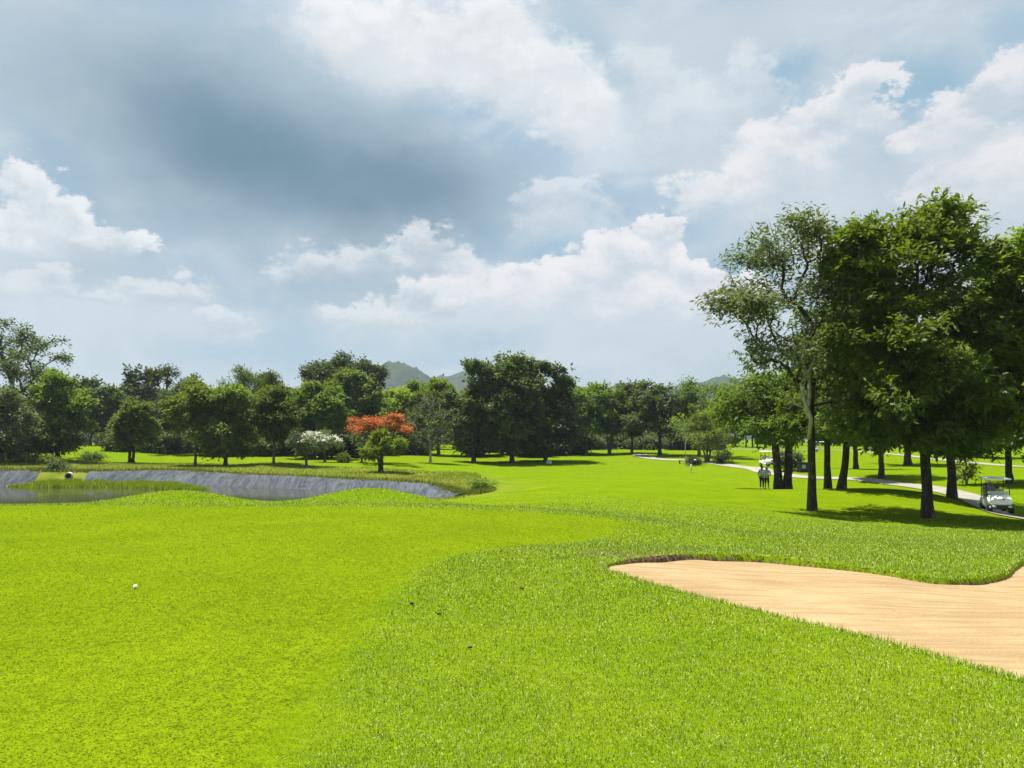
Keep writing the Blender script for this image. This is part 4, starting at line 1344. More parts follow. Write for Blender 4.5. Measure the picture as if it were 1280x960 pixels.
# --- distant rows, four kinds copied
protos = []
for i, (sd, lob, lm_) in enumerate([
        (91, [(0, 0, 7.0, 2.6, 2.6, 2.0), (-1.8, 0.5, 5.4, 2.2, 2.2, 1.9), (1.9, -0.4, 5.2, 2.1, 2.1, 1.8)], L_FAR),
        (92, [(0, 0, 8.5, 2.2, 2.2, 2.2), (-1, 0.6, 6.2, 2.6, 2.6, 2.0), (1.6, 0, 6.6, 2.0, 2.0, 1.8)], L_FAR),
        (93, [(0.4, 0, 6.2, 3.2, 3.0, 1.8), (-2.2, 0, 5.0, 2.0, 2.0, 1.5), (2.4, 0.4, 5.0, 2.0, 2.0, 1.5)], L_MID),
        (94, [(0, 0, 9.6, 1.9, 1.9, 2.4), (0.8, 0.6, 7.0, 2.2, 2.2, 2.2), (-1.0, -0.5, 6.0, 2.2, 2.2, 1.8)], L_DARK),
        (96, [(0, 0, 6.6, 2.8, 2.6, 1.9), (-2.0, 0.4, 5.0, 2.2, 2.0, 1.6), (1.8, -0.4, 5.6, 2.2, 2.2, 1.7)], L_LIME),
        (97, [(0.3, 0, 7.8, 2.0, 2.0, 2.0), (-1.4, 0.4, 6.0, 2.0, 2.0, 1.9), (1.3, -0.4, 5.4, 2.4, 2.2, 1.8)], L_MID)]):
    e = tree('distant_tree', 'x', (0, 0, -50), lob, lm_, B_DARK, seed=sd, trunk_r=0.2, n_attr=110, fork=2.6, clus=6, per=10, L=0.60, wd=0.35, spread=0.28, cl_spread=0.41, sides=5)
    protos.append(e)
used = [False] * 6


def far_tree(x, y, i, s, rz, lab, grp):
    o = protos[i] if not used[i] else copy_tree(protos[i])
    used[i] = True
    o.location = (x, y, gz(x, y) - 0.05)
    o.scale = (s, s, s * (0.92 + 0.16 * random.random()))
    o.rotation_euler = (0, 0, rz)
    tag(o, lab, 'tree', grp)


random.seed(21)
for (u0, u1, d0, d1, n, s0, s1, lab, grp) in [
        (-60, 440, 150, 205, 30, 1.1, 1.42, 'tree of the distant row behind the pond side trees', 'distant trees behind the pond side trees'),
        (440, 720, 165, 230, 14, 1.0, 1.35, 'distant tree in the row behind the orange tree and the dark clump', 'distant trees behind the clump'),
        (700, 960, 185, 240, 16, 1.0, 1.4, 'distant tree in the row closing the end of the fairway', 'distant trees closing the fairway'),
        (930, 1420, 190, 260, 24, 1.0, 1.35, 'distant tree seen through the trunks of the right grove', 'distant trees behind the right grove')]:
    for k in range(n):
        u = u0 + (u1 - u0) * (k + random.random() * 0.9) / n
        d = d0 + (d1 - d0) * random.random()
        q = pt(u, 558, d)
        far_tree(q[0], q[1], random.choice([0, 1, 2, 3, 4, 5]), s0 + (s1 - s0) * random.random(), random.random() * 6.28, lab, grp)
for k in range(30):
    u = -150 + 1650 * (k + random.random()) / 30
    d = 290 + 90 * random.random()
    q = pt(u, 556, d)
    far_tree(q[0], q[1], random.choice([0, 1, 2, 3, 4, 5]), 1.3 + 0.5 * random.random(), random.random() * 6.28, 'faint tree of the farthest row along the skyline', 'farthest trees along the skyline')


# bushes filling the background under the far crowns
bp = tree('distant_bush', 'x', (0, 0, -60), [(0, 0, 1.5, 2.2, 1.8, 1.1), (-1.6, 0.3, 1.1, 1.4, 1.2, 0.9), (1.7, -0.2, 1.2, 1.5, 1.3, 0.9)], L_FAR, B_DARK, cat='bush', seed=95, trunk_r=0.07, n_attr=90, fork=0.4, stems=3,
          clus=4, per=9, L=0.5, wd=0.28, spread=0.25, cl_spread=0.4)
first = True
random.seed(33)
for (u0, u1, d0, d1, n, lab, grp) in [(150, 530, 108, 150, 46, 'dark bush in the undergrowth between the trees beyond the pond', 'undergrowth bushes beyond the pond'),
                                      (715, 900, 150, 180, 18, 'low bush under the trees beyond the fairway end', 'bushes beyond the fairway end'),
                                      (560, 725, 118, 150, 16, 'dark bush in the shade behind the big dark clump', 'bushes behind the big dark clump'),
                                      (-120, 1500, 235, 290, 46, 'far bush along the foot of the distant tree rows', 'far bushes along the distant rows')]:
    for k in range(n):
        if random.random() < 0.12:
            continue
        u = u0 + (u1 - u0) * (k + random.random()) / n
        q = pt(u, 558, d0 + (d1 - d0) * random.random())
        o = bp if first else copy_tree(bp)
        first = False
        sc_ = random.uniform(0.8, 1.3) * (1.5 if d0 > 200 else 1.0)
        o.location = (q[0], q[1], gz(q[0], q[1]) - 0.05)
        o.scale = (sc_ * 1.2, sc_, sc_)
        o.rotation_euler = (0, 0, random.random() * 6.28)
        tag(o, lab, 'bush', grp)


# bleached dead limbs on the sparse tree
def dead_limbs():
    k = 37 / F
    def q(u, v, dy=-0.8):
        dy = dy * 1.6 if dy < -0.1 else dy
        return ((u - 1015) * k, dy, (637 - v) * k)
    for tubes in (
            [([q(1014, 548, 0), q(1004, 525), q(996, 500), q(994, 484), q(999, 470), q(996, 452), q(1001, 430), q(998, 408)], [0.09, 0.1, 0.1, 0.105, 0.1, 0.085, 0.06, 0.025]),
             ([q(1001, 430), q(1010, 415, -.5), q(1014, 405, -.5)], [0.05, 0.03, 0.012])],
            [([q(1012, 522, 0), q(1008, 495, -.5), q(1008, 465, -.5), q(1018, 448, -.5), q(1016, 428, -.5), q(1006, 402, -.5)], [0.07, 0.085, 0.085, 0.075, 0.05, 0.02]),
             ([q(1018, 458, -.5), q(1030, 450, -.6), q(1048, 452, -.7), q(1058, 460, -.7)], [0.05, 0.045, 0.035, 0.012])],
            [([q(1012, 520, 0), q(1000, 510, -.6), q(984, 505, -.7), q(974, 497, -.7)], [0.06, 0.06, 0.045, 0.02]),
             ([q(984, 505, -.7), q(978, 512, -.8), q(968, 510, -.9)], [0.035, 0.03, 0.012])],
            [([q(985, 330, 0), q(962, 300, 0), q(952, 285, 0), q(944, 268, 0)], [0.035, 0.028, 0.02, 0.008]), ([q(962, 300, 0), q(948, 290, 0), q(936, 280, 0)], [0.02, 0.014, 0.006])],
            [([q(990, 325, 0), q(974, 285, 0), q(968, 262, 0)], [0.03, 0.02, 0.008])],
            [([q(950, 395, 0), q(905, 405, 0), q(884, 398, 0)], [0.03, 0.02, 0.008])]):
        m = MB()
        for pts_, rad_ in tubes:
            m.tube(pts_, rad_, 7)
        tag(m.build('dead_limb', B_PALE, t1, True), 'bleached twisted bare limb')


dead_limbs()


# ------------------------------------------------------------------ hills
def hill(name, peaks, d, seed):
    """ridge of gaussian humps with a rough forested skin"""
    rs = np.random.default_rng(seed)
    xs = [pt(q[0], 548, d)[0] for q in peaks]
    x0, x1 = min(xs) - 420, max(xs) + 420
    nx, ny = 200, 60
    X, Y = np.meshgrid(np.linspace(x0, x1, nx), np.linspace(d - 260, d + 260, ny))
    Z = np.full(X.shape, -8.0)
    for (u, v, ru) in peaks:
        px_ = pt(u, 548, d)[0]
        h = (548 - v) / F * d + 9
        r_ = ru / F * d
        H = h * np.exp(-((X - px_) / r_) ** 2 - ((Y - d) / 130) ** 2)
        Z = -8 + ((Z + 8) ** 4 + H ** 4) ** 0.25
    Z += (vnoise(X.ravel(), Y.ravel(), 40).reshape(X.shape) * 2.5 + vnoise(X.ravel() + 300, Y.ravel(), 11).reshape(X.shape) * 2.2 + rs.normal(0, 1.3, X.shape)) * np.clip((Z + 8) / 30, 0, 1)
    V = np.stack([X, Y, Z], -1).reshape(-1, 3)
    idx = np.arange(nx * ny).reshape(ny, nx)
    Fc = np.stack([idx[:-1, :-1], idx[:-1, 1:], idx[1:, 1:], idx[1:, :-1]], -1).reshape(-1, 4)

    o = link(name, mesh_np(name, V, Fc), None, HILLM, False)
    tag(o, kind='structure')


def hill_f(t, out):
    g = t.new('ShaderNodeNewGeometry')
    P = g.outputs['Position']
    a = t.noise(P, 0.08, 5, 0.7)
    c = t.mix(t.sm(a, 0.3, 0.7), (0.014, 0.026, 0.014), (0.035, 0.055, 0.024))
    principled(t, out, c, 0.9, 0.05)


HILLM = mat('forest_hill', hill_f)
hill('hill', [(493, 453, 62), (450, 475, 60), (535, 478, 50)], 1500, 1)
hill('hill', [(582, 467, 54), (540, 474, 40), (640, 470, 80)], 1700, 2)
hill('hill', [(785, 482, 70), (850, 484, 70), (720, 486, 60)], 1600, 3)
hill('hill', [(912, 474, 60), (860, 480, 70), (980, 478, 80)], 1650, 4)


# ------------------------------------------------------------------ haze
def haze():
    m = bpy.data.materials.new('haze_air')
    m.use_nodes = True
    t = NT(m.node_tree)
    t.n.clear()
    out = t.new('ShaderNodeOutputMaterial')
    v = t.new('ShaderNodeVolumePrincipled')
    v.inputs['Color'].default_value = (0.66, 0.77, 0.90, 1)
    v.inputs['Density'].default_value = 0.00016
    v.inputs['Anisotropy'].default_value = 0.2
    t.l.new(v.outputs[0], out.inputs['Volume'])
    mb = MB()
    mb.box((0, 0, 92), (6500, 6500, 210))
    o = mb.build('haze', m)
    tag(o, kind='stuff')


haze()

# ------------------------------------------------------------------ small things
M_WHITE = plain('white_plastic', (0.80, 0.81, 0.80), 0.35, 0.5, 0, 0.05)
M_BLACK = plain('black_plastic', (0.012, 0.012, 0.013), 0.5, 0.4)
M_TYRE = plain('rubber', (0.015, 0.015, 0.015), 0.85, 0.2)
M_METAL = plain('steel', (0.35, 0.35, 0.36), 0.35, 0.5, 0.8)
M_CREAM = plain('seat_vinyl', (0.45, 0.42, 0.36), 0.55, 0.4)
M_LAMP = plain('lamp_glass', (0.6, 0.62, 0.62), 0.15, 0.6)
M_CONC = plain('concrete', (0.42, 0.41, 0.38), 0.9, 0.1, 0, 0.25, 3)
M_SOIL = plain('clod', (0.03, 0.024, 0.018), 0.9, 0.1)
M_BALL = plain('ball_white', (0.80, 0.80, 0.78), 0.4, 0.4, 0, 0.03)
M_BAG = plain('bag_cloth', (0.05, 0.055, 0.07), 0.7, 0.2)


def ball():
    p = hit(169, 737)
    z = gz(p[0], p[1])
    m = MB()
    vs = m.sphere((0, 0, 0), 0.0225, None, 32)
    # shallow dimples
    for i, v in enumerate(vs):
        if i % 2 and abs(v.co.z) < 0.021:
            v.co *= 0.975
    o = m.build('golf_ball', M_BALL, None, True)
    o.location = (p[0], p[1], z + 0.0225)
    tag(o, 'small white golf ball lying on the putting green', 'golf ball')


ball()

for (u, v, r_, lab) in [(515, 757, 0.015, 'dark clod in the rough, leftmost of the four near the green edge'), (549, 770, 0.013, 'flat dark clod in the rough right of the leftmost clod'),
                        (652, 739, 0.016, 'dark clod in the rough farthest right and farthest back'), (588, 814, 0.012, 'tiny dark clod in the rough nearest the camera')]:
    p = hit(u, v)
    m = MB()
    rs = random.Random(u)
    for q in range(3):
        vs = m.sphere((rs.uniform(-1, 1) * r_, rs.uniform(-1, 1) * r_, r_ * 0.5), (r_ * rs.uniform(.6, 1.1), r_ * rs.uniform(.6, 1), r_ * .7), None, 8)
        for w_ in vs:
            w_.co *= rs.uniform(0.88, 1.12)
    o = m.build('earth_clod', M_SOIL)
    o.location = (p[0], p[1], gz(p[0], p[1]) + 0.012)
    tag(o, lab, 'clod', 'dark clods lying in the rough')


def drain():
    b = pt(86, 593, 75.6)
    z = gz(b[0], b[1])
    e = empty('drain_pipe', (b[0], b[1], z + 0.1), 'short white concrete drain pipe opening in the pond bank', 'drain pipe', None, R(26))
    M = Matrix.Rotation(R(90), 4, 'X')
    m = MB()
    _, r = m.lathe([(0.25, -1.2), (0.34, -1.2), (0.34, 0.55), (0.25, 0.55), (0.25, -1.2)], M)
    m.build('pipe', M_CONC, e)
    m = MB()
    m.lathe([(0.255, 0.25), (0.0005, 0.25)], M)
    m.build('pipe_hole_shade', M_BLACK, e)  # black disc set inside the pipe to paint the shade of its hole
    m = MB()
    m.box((0, -0.45, -0.5), (1.1, 0.5, 0.18), None, 0.03)
    m.build('apron', M_CONC, e)


drain()


# ------------------------------------------------------------------ golf cart
def golf_cart(loc, rz, label, group=None):
    e = empty('golf_cart', loc, label, 'golf cart', group, rz)
    # front is -Y
    m = MB()
    # nose cowl: lofted rounded shell
    rings = []
    prof = [(-1.18, 0.28, 0.52, 0.62), (-1.14, 0.42, 0.46, 0.74), (-1.02, 0.52, 0.42, 0.84), (-0.85, 0.57, 0.40, 0.92), (-0.62, 0.58, 0.40, 0.98), (-0.50, 0.57, 0.42, 0.99)]
    n = 20
    for (y, hw, z0, z1) in prof:
        ring = []
        for k in range(n):
            a = 2 * math.pi * k / n
            cx, sx = math.cos(a), math.sin(a)
            px_ = hw * math.copysign(abs(cx) ** 0.55, cx)
            pz_ = (z0 + z1) / 2 + (z1 - z0) / 2 * math.copysign(abs(sx) ** 0.7, sx)
            ring.append(m.bm.verts.new((px_, y, pz_)))
        rings.append(ring)
    for r0, r1 in zip(rings, rings[1:]):
        for k in range(n):
            m.bm.faces.new((r0[k], r0[(k + 1) % n], r1[(k + 1) % n], r1[k]))
    m.bm.faces.new(rings[0][::-1])
    m.bm.faces.new(rings[-1])
    cowl = m.build('cowl', M_WHITE, e, True)
    m = MB()
    m.box((0, -1.125, 0.76), (0.34, 0.03, 0.035), Matrix.Rotation(R(-35), 3, 'X'), 0.005)
    m.build('badge', M_BLACK, cowl)
    m = MB()
    m.box((0, -0.05, 0.34), (1.08, 2.1, 0.10), None, 0.03)
    m.box((0, 0.55, 0.52), (1.14, 1.15, 0.36), None, 0.06)
    m.build('chassis', M_WHITE, e)
    m = MB()
    m.box((0, -1.16, 0.36), (1.02, 0.16, 0.20), None, 0.05)
    m.build('bumper', M_BLACK, e)
    for s in (-1, 1):
        m = MB()
        m.sphere((s * 0.36, -1.235, 0.40), (0.10, 0.04, 0.055))
        m.build('headlight', M_LAMP, e, True)
    m = MB()
    m.box((0, 0.32, 0.76), (1.06, 0.5, 0.13), None, 0.05)
    m.build('seat', M_CREAM, e)
    m = MB()
    m.box((0, 0.62, 1.02), (1.06, 0.11, 0.42), Matrix.Rotation(R(-10), 3, 'X'), 0.05)
    m.build('backrest', M_CREAM, e)
    for (x, y0, y1, z0) in ((-0.53, -0.52, -0.36, 0.95), (0.53, -0.52, -0.36, 0.95), (-0.53, 0.85, 0.70, 0.65), (0.53, 0.85, 0.70, 0.65)):
        m = MB()
        m.tube([(x, y0, z0), (x, (y0 + y1) / 2, 1.3), (x, y1, 1.79)], 0.022, 8)
        m.build('roof_post', M_BLACK, e)
    m = MB()
    m.box((0, 0.15, 1.81), (1.24, 1.55, 0.09), None, 0.04)
    m.box((0, 0.15, 1.862), (1.0, 1.25, 0.05), None, 0.02)
    m.build('roof', M_WHITE, e)
    m = MB()
    m.box((0, -0.47, 1.07), (1.0, 0.012, 0.17), Matrix.Rotation(R(10), 3, 'X'))
    m.build('windscreen', M_LAMP, e)
    m = MB()
    c = Vector((-0.27, -0.18, 1.02))
    ringp = [c + Matrix.Rotation(R(35), 3, 'X') @ Vector((0.17 * math.cos(a), 0.17 * math.sin(a), 0)) for a in [2 * math.pi * k / 16 for k in range(17)]]
    m.tube(ringp, 0.014, 6, False)
    m.tube([c, (-0.27, -0.5, 0.75)], 0.02, 6)
    m.build('steering_wheel', M_BLACK, e)
    for (x, y) in ((-0.50, -0.82), (0.50, -0.82), (-0.50, 0.80), (0.50, 0.80)):
        Mx = Matrix.Translation((x, y, 0.23)) @ Matrix.Rotation(R(90), 4, 'Y')
        m = MB()
        m.lathe([(0.13, -0.09), (0.20, -0.10), (0.228, -0.07), (0.228, 0.07), (0.20, 0.10), (0.13, 0.09), (0.13, -0.09)], Mx, 20)
        tyre = m.build('wheel', M_TYRE, e, True)
        m = MB()
        m.lathe([(0.0005, 0.05), (0.05, 0.06), (0.12, 0.04), (0.13, 0.08), (0.13, -0.08), (0.12, -0.04), (0.05, -0.06), (0.0005, -0.05)], Mx, 16)
        m.build('rim', M_METAL, tyre, True)
    m = MB()
    m.tube([(-0.62, -0.5, 1.30), (-0.70, -0.52, 1.34)], 0.012, 6)
    m.box((-0.72, -0.52, 1.33), (0.04, 0.03, 0.16), None, 0.01)
    m.build('mirror', M_BLACK, e)
    for s in (-0.25, 0.25):
        m = MB()
        m.tube([(s, 1.02, 0.45), (s, 1.12, 1.28)], [0.13, 0.15], 12)
        for q in range(5):
            m.tube([(s + 0.05 * math.cos(q * 1.3), 1.10 + 0.05 * math.sin(q * 1.3), 1.2), (s + 0.08 * math.cos(q * 1.3), 1.14 + 0.08 * math.sin(q * 1.3), 1.52)], 0.012, 5)
        m.build('golf_bag', M_BAG, e)
    return e


cb = pt(1246, 640, 42.0)
cart = golf_cart((cb[0], cb[1], gz(cb[0], cb[1]) + 0.06), R(-20), 'white roofed golf cart with a driver on the path at the right edge')


def far_cart(u, v, d, rz, lab, grp=None):
    q = pt(u, v, d)
    o = copy_tree(cart)
    o.location = (q[0], q[1], gz(q[0], q[1]) + 0.06)
    o.rotation_euler = (0, 0, rz)
    tag(o, lab, 'golf cart')
    if grp:
        o['group'] = grp
    return o


far_cart(960, 588, 94, R(8), 'white roofed golf cart on the path right behind the two golfers')
far_cart(1027, 566, 140, R(70), 'lone white cart on the far lawn seen left of the forked tree')
far_cart(1090, 566, 150, R(80), 'white cart in the distance between the thin trunk and the forked tree, left one')
far_cart(1099, 565.5, 152, R(95), 'white cart in the distance between the thin trunk and the forked tree, right one')
far_cart(1146, 566, 148, R(60), 'white cart in the distance just left of the biggest trunk')
far_cart(835, 563, 178, R(85), 'small white cart beyond the fairway end, left of the many stemmed tree')
far_cart(712, 563, 172, R(95), 'tiny white cart seen under the right flank of the dark clump')

# ------------------------------------------------------------------ people
SKIN = plain('skin', (0.30, 0.17, 0.11), 0.6, 0.3)
C_WHITE = plain('cloth_white', (0.75, 0.75, 0.77), 0.85, 0.1)
C_GREY = plain('cloth_grey', (0.56, 0.57, 0.61), 0.85, 0.1)
C_NAVY = plain('cloth_navy', (0.012, 0.014, 0.025), 0.85, 0.1)
C_BLACK = plain('cloth_black', (0.012, 0.012, 0.012), 0.85, 0.1)
C_BLUE = plain('cloth_blue', (0.20, 0.23, 0.33), 0.85, 0.1)
HAIR = plain('hair', (0.012, 0.009, 0.007), 0.6, 0.3)


def person(name_label, loc, rz, J, top_m, leg_m, shorts=False, cap=None, group=None):
    """J: joints; faces -Y. One skinned body, clothes grown from it."""
    e = empty('person', loc, name_label, 'person', group, rz)
    V, E, Rd, seg = [], [], [], []

    def add(p, r, par, part):
        V.append(Vector(p))
        Rd.append(r)
        if par is not None:
            E.append((par, len(V) - 1))
            seg.append((par, len(V) - 1, part))
        return len(V) - 1
    g = lambda k: Vector(J[k])
    pel = add(g('pelvis'), 0.145, None, '')
    wa = add(g('pelvis').lerp(g('chest'), 0.5), 0.125, pel, 'torso')
    ch = add(g('chest'), 0.150, wa, 'torso')
    nk = add(g('neck'), 0.062, ch, 'neck')
    hd0 = add(g('neck').lerp(g('head'), 0.55), 0.078, nk, 'head')
    hd = add(g('head'), 0.105, hd0, 'head')
    up = (g('head') - g('neck')).normalized()
    add(g('head') + up * 0.07, 0.085, hd, 'head')
    for s in ('l', 'r'):
        sh = add(g('sh_' + s), 0.070, ch, 'torso')
        elb = add(g('el_' + s), 0.045, sh, 'uparm')
        wr = add(g('wr_' + s), 0.030, elb, 'arm')
        dirn = (g('wr_' + s) - g('el_' + s)).normalized()
        palm = add(g('wr_' + s) + dirn * 0.07, 0.030, wr, 'hand')
        side = dirn.cross(Vector((0, 1, 0.1))).normalized()
        curl = dirn.cross(side).normalized()
        for i, ln in enumerate((0.062, 0.074, 0.070, 0.055)):
            o = side * (i - 1.5) * 0.020
            a = add(V[palm] + o + dirn * 0.025, 0.009, palm, 'hand')
            b = add(V[a] + dirn * ln * 0.6 + curl * 0.008, 0.009, a, 'hand')
            add(V[b] + dirn * ln * 0.3 + curl * 0.022, 0.008, b, 'hand')
        th = add(V[palm] - side * 0.04 + dirn * 0.005, 0.010, palm, 'hand')
        add(V[th] - side * 0.012 + dirn * 0.04 + curl * 0.01, 0.009, th, 'hand')
        hp = add(g('hip_' + s), 0.100, pel, 'hips')
        kn = add(g('kn_' + s), 0.062, hp, 'thigh')
        an = add(g('an_' + s), 0.042, kn, 'shin')
        fw = Vector(J.get('toe_' + s, g('an_' + s) + Vector((0, -0.17, -0.05))))
        add(fw, 0.038, an, 'foot')
    me = bpy.data.meshes.new('body')
    me.from_pydata([tuple(v) for v in V], E, [])
    o = bpy.data.objects.new('body', me)
    COL.objects.link(o)
    sk = o.modifiers.new('skin', 'SKIN')
    sk.use_smooth_shade = True
    for i, r_ in enumerate(Rd):
        d_ = me.skin_vertices[0].data[i]
        d_.radius = (r_, r_)
        d_.use_root = (i == 0)
    me.skin_vertices[0].data[2].radius = (0.16, 0.125)
    sb = o.modifiers.new('sub', 'SUBSURF')
    sb.levels = sb.render_levels = 1
    bpy.context.view_layer.update()
    dg = bpy.context.evaluated_depsgraph_get()
    bm_ = bpy.data.meshes.new_from_object(o.evaluated_get(dg))
    bpy.data.objects.remove(o)
    body = link('body', bm_, e, None, True)
    bm_.materials.clear()
    bm_.materials.append(SKIN)

    def near_part(c):
        best, bp, bt = 1e9, '', 0
        for a, b, p in seg:
            A, B = V[a], V[b]
            ab = B - A
            t_ = max(0, min(1, (c - A).dot(ab) / (ab.length_squared + 1e-9)))
            dd = (c - A - ab * t_).length - (Rd[a] * (1 - t_) + Rd[b] * t_) * 0.9
            if dd < best:
                best, bp, bt = dd, p, t_
        return bp, bt
    shirt_f, leg_f, shoe_f, hair_f = [], [], [], []
    hc = g('head')
    for p in bm_.polygons:
        part, t_ = near_part(p.center)
        if part in ('torso', 'uparm'):
            shirt_f.append(p.index)
        if part in ('hips', 'thigh') or (part == 'shin' and not shorts) or (part == 'torso' and (p.center - g('pelvis')).length < 0.16):
            leg_f.append(p.index)
        if part == 'foot':
            shoe_f.append(p.index)
        if part == 'head' and ((p.center - hc).y > 0.02 or (p.center - hc).z > 0.07):
            hair_f.append(p.index)

    def cloth(name, ids, off, m_):
        if not ids:
            return
        vs = {}
        VV, FF = [], []
        for i in ids:
            f_ = []
            for k in bm_.polygons[i].vertices:
                if k not in vs:
                    vs[k] = len(VV)
                    w_ = bm_.vertices[k]
                    VV.append(tuple(w_.co + w_.normal * off))
                f_.append(vs[k])
            FF.append(f_)
        q = bpy.data.meshes.new(name)
        q.from_pydata(VV, [], FF)
        link(name, q, e, m_, True)
    cloth('shirt', shirt_f, 0.016, top_m)
    cloth('shorts' if shorts else 'trousers', leg_f, 0.012, leg_m)
    for sg in (-1, 1):
        cloth('shoe', [i for i in shoe_f if bm_.polygons[i].center.x * sg > 0], 0.012, C_WHITE)
    cloth('hair', hair_f, 0.010, HAIR)
    # face
    m = MB()
    for s in (-1, 1):
        m.sphere(hc + Vector((s * 0.034, -0.088, 0.0)), 0.011, None, 8)
    m.build('eyes', HAIR, e)
    m = MB()
    m.sphere(hc + Vector((0, -0.105, -0.025)), (0.013, 0.02, 0.022), None, 8)
    m.build('nose', SKIN, e)
    m = MB()
    m.box(hc + Vector((0, -0.094, -0.062)), (0.045, 0.012, 0.010), None, 0.003)
    m.build('mouth', plain('lips', (0.22, 0.08, 0.06)), e)
    if cap is not None:
        m = MB()
        vs = m.sphere(hc + Vector((0, 0.0, 0.055)), (0.118, 0.128, 0.105), None, 16)
        kill = [v for v in vs if v.co.z < hc.z + 0.045]
        bmesh.ops.delete(m.bm, geom=kill, context='VERTS')
        m.box(hc + Vector((0, -0.15, 0.06)), (0.16, 0.12, 0.012), Matrix.Rotation(R(12), 3, 'X'), 0.004)
        m.build('cap', cap, e, True)
    return e


def stand(lean=0.0, arms=((0.27, -0.02), (0.27, -0.02)), stride=0.0, el=((0.29, 0.05, 1.14), (0.29, 0.05, 1.14)), wr=((0.27, -0.06, 0.90), (0.27, -0.06, 0.90)), head=(0, -0.03)):
    J = dict(pelvis=(0, 0, 0.95), chest=(0, -lean * 0.5, 1.33), neck=(0, -lean * 0.8, 1.49), head=(head[0], -lean + head[1], 1.63))
    for s, k, i in (('l', 1, 0), ('r', -1, 1)):
        J['sh_' + s] = (k * 0.18, -lean * 0.65, 1.40)
        J['el_' + s] = (k * el[i][0], el[i][1] - lean * 0.6, el[i][2])
        J['wr_' + s] = (k * wr[i][0], wr[i][1] - lean * 0.6, wr[i][2])
        J['hip_' + s] = (k * 0.095, 0, 0.86)
        J['kn_' + s] = (k * 0.105, -0.02 + k * stride * 0.3, 0.48)
        J['an_' + s] = (k * 0.115, 0.03 + k * stride, 0.085)
        J['toe_' + s] = (k * 0.14, -0.15 + k * stride, 0.035)
    return J


def place(u, v, d):
    q = pt(u, v, d)
    return (q[0], q[1], gz(q[0], q[1]) + 0.0)


person('golfer in grey top, black trousers and dark cap, left of two by the double trunk', place(952.5, 611, 60.5), R(8),
       stand(0.03, el=((0.30, -0.02, 1.16), (0.27, 0.08, 1.14)), wr=((0.12, -0.24, 1.10), (0.25, -0.05, 0.90))), C_GREY, C_BLACK, False, C_BLACK)
person('golfer in white shirt and navy shorts leaning beside the double trunk, right of the two', place(958.8, 611, 60.0), R(-15),
       stand(0.12, stride=0.06, el=((0.29, -0.02, 1.14), (0.28, -0.05, 1.15)), wr=((0.10, -0.30, 1.02), (0.08, -0.30, 1.0))), C_WHITE, C_NAVY, True, C_WHITE)
# lone player stooping on the fairway
jb = stand(0.0)
jb.update(chest=(0, -0.26, 1.22), neck=(0, -0.37, 1.33), head=(0, -0.46, 1.41), sh_l=(0.18, -0.30, 1.27), sh_r=(-0.18, -0.30, 1.27), el_l=(0.2, -0.38, 0.98), el_r=(-0.2, -0.38, 0.98), wr_l=(0.04, -0.46, 0.76), wr_r=(-0.04, -0.46, 0.74))
person('lone player in white cap and dark clothes bending over on the far fairway', place(864, 590.5, 91), R(75), jb, C_NAVY, C_WHITE, True, C_WHITE)

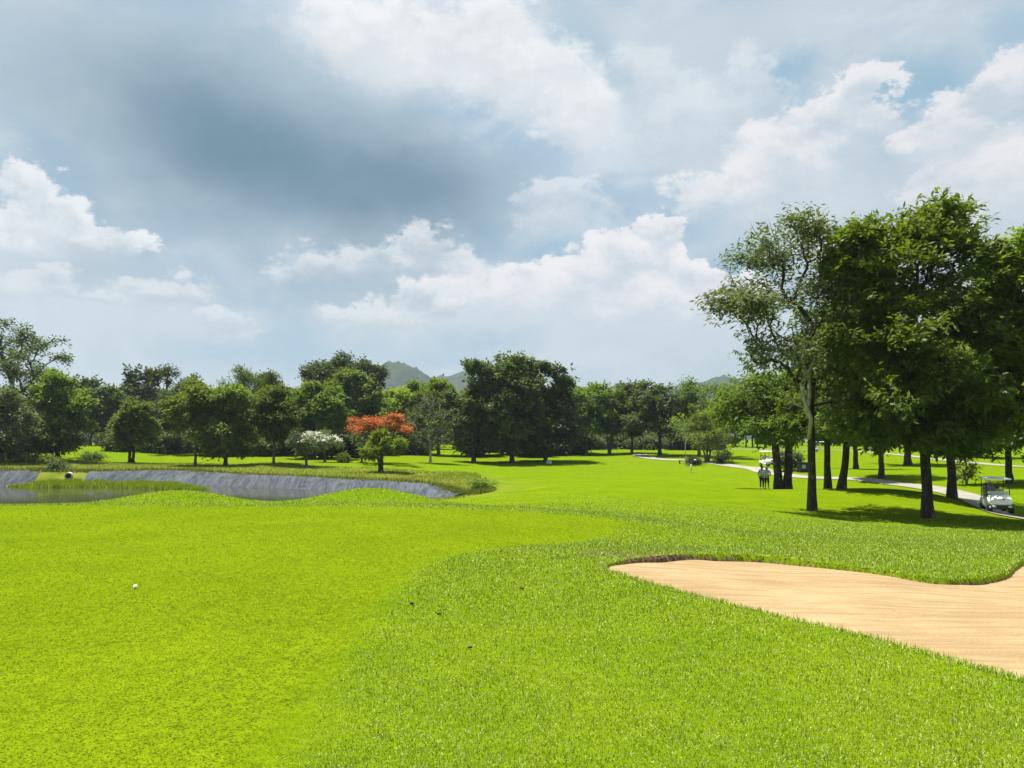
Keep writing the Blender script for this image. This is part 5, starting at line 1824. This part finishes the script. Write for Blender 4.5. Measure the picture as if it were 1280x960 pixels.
# driver
jd = dict(pelvis=(0, 0.30, 0.93), chest=(0, 0.38, 1.26), neck=(0, 0.37, 1.42), head=(0, 0.33, 1.55), sh_l=(0.18, 0.37, 1.33), sh_r=(-0.18, 0.37, 1.33), el_l=(0.24, 0.18, 1.12), el_r=(-0.24, 0.18, 1.12),
          wr_l=(0.13, -0.04, 1.08), wr_r=(-0.13, -0.04, 1.08), hip_l=(0.1, 0.28, 0.90), hip_r=(-0.1, 0.28, 0.90), kn_l=(0.14, -0.14, 0.92), kn_r=(-0.14, -0.14, 0.92), an_l=(0.14, -0.34, 0.50), an_r=(-0.14, -0.34, 0.50),
          toe_l=(0.14, -0.52, 0.46), toe_r=(-0.14, -0.52, 0.46))
ca, sa = math.cos(R(-20)), math.sin(R(-20))
off = (-0.22, 0.0)
person('driver in pale blue shirt and white cap sitting in the nearest golf cart', (cart.location.x + off[0] * ca - off[1] * sa, cart.location.y + off[0] * sa + off[1] * ca, cart.location.z), R(-20), jd, C_BLUE, C_NAVY, False, C_WHITE)

# far figures
for (u, v, d, rz, tm, lm_, lab) in [(1111, 571, 132, 20, C_NAVY, C_BLACK, 'dark clothed far figure standing on the sunny lawn right of the thin trunk'),
                                    (1125, 570.5, 134, 200, C_WHITE, C_BLACK, 'far figure in white top just left of the thick trunk on the lawn'),
                                    (1083, 570, 135, 100, C_WHITE, C_NAVY, 'far figure in white top left of the thin trunk'),
                                    (1094, 570.5, 133, 310, C_GREY, C_BLACK, 'far figure in grey top beside the distant carts')]:
    person(lab, place(u, v, d), R(rz), stand(0.05, stride=0.08), tm, lm_, False, None)

# bench and litter bin beyond the path
b = place(854, 576.5, 104)
e = empty('park_bench', b, 'low dark bench in the shade at the path bend left of the many stemmed tree', 'bench', None, R(5))
m = MB()
m.box((0, 0, 0.45), (1.3, 0.42, 0.07), None, 0.01)
m.build('seat', M_CONC, e)
for s in (-0.5, 0.5):
    m = MB()
    m.box((s, 0, 0.2), (0.1, 0.36, 0.44), None, 0.01)
    m.build('leg', M_BLACK, e)
b = place(1003, 584, 82)
e = empty('storage_box', b, 'dark box with a grey panel standing right of the pale olive bush', 'box', None, R(12))
m = MB()
m.box((0, 0, 0.5), (0.95, 0.8, 1.0), None, 0.04)
m.build('body', M_BLACK, e)
m = MB()
m.box((0, 0, 1.03), (1.02, 0.86, 0.07), None, 0.02)
m.build('lid', M_BLACK, e)
m = MB()
m.box((-0.1, -0.41, 0.6), (0.45, 0.02, 0.4), None, 0.005)
m.build('panel', M_METAL, e)
b = place(686, 578, 104)
m = MB()
rs = random.Random(4)
for v_ in m.sphere((0, 0, 0.2), (0.42, 0.35, 0.3), None, 10):
    v_.co *= rs.uniform(0.9, 1.1)
o = m.build('boulder', M_CONC)
o.location = b
tag(o, 'pale boulder in the shade under the right side of the dark clump', 'boulder')
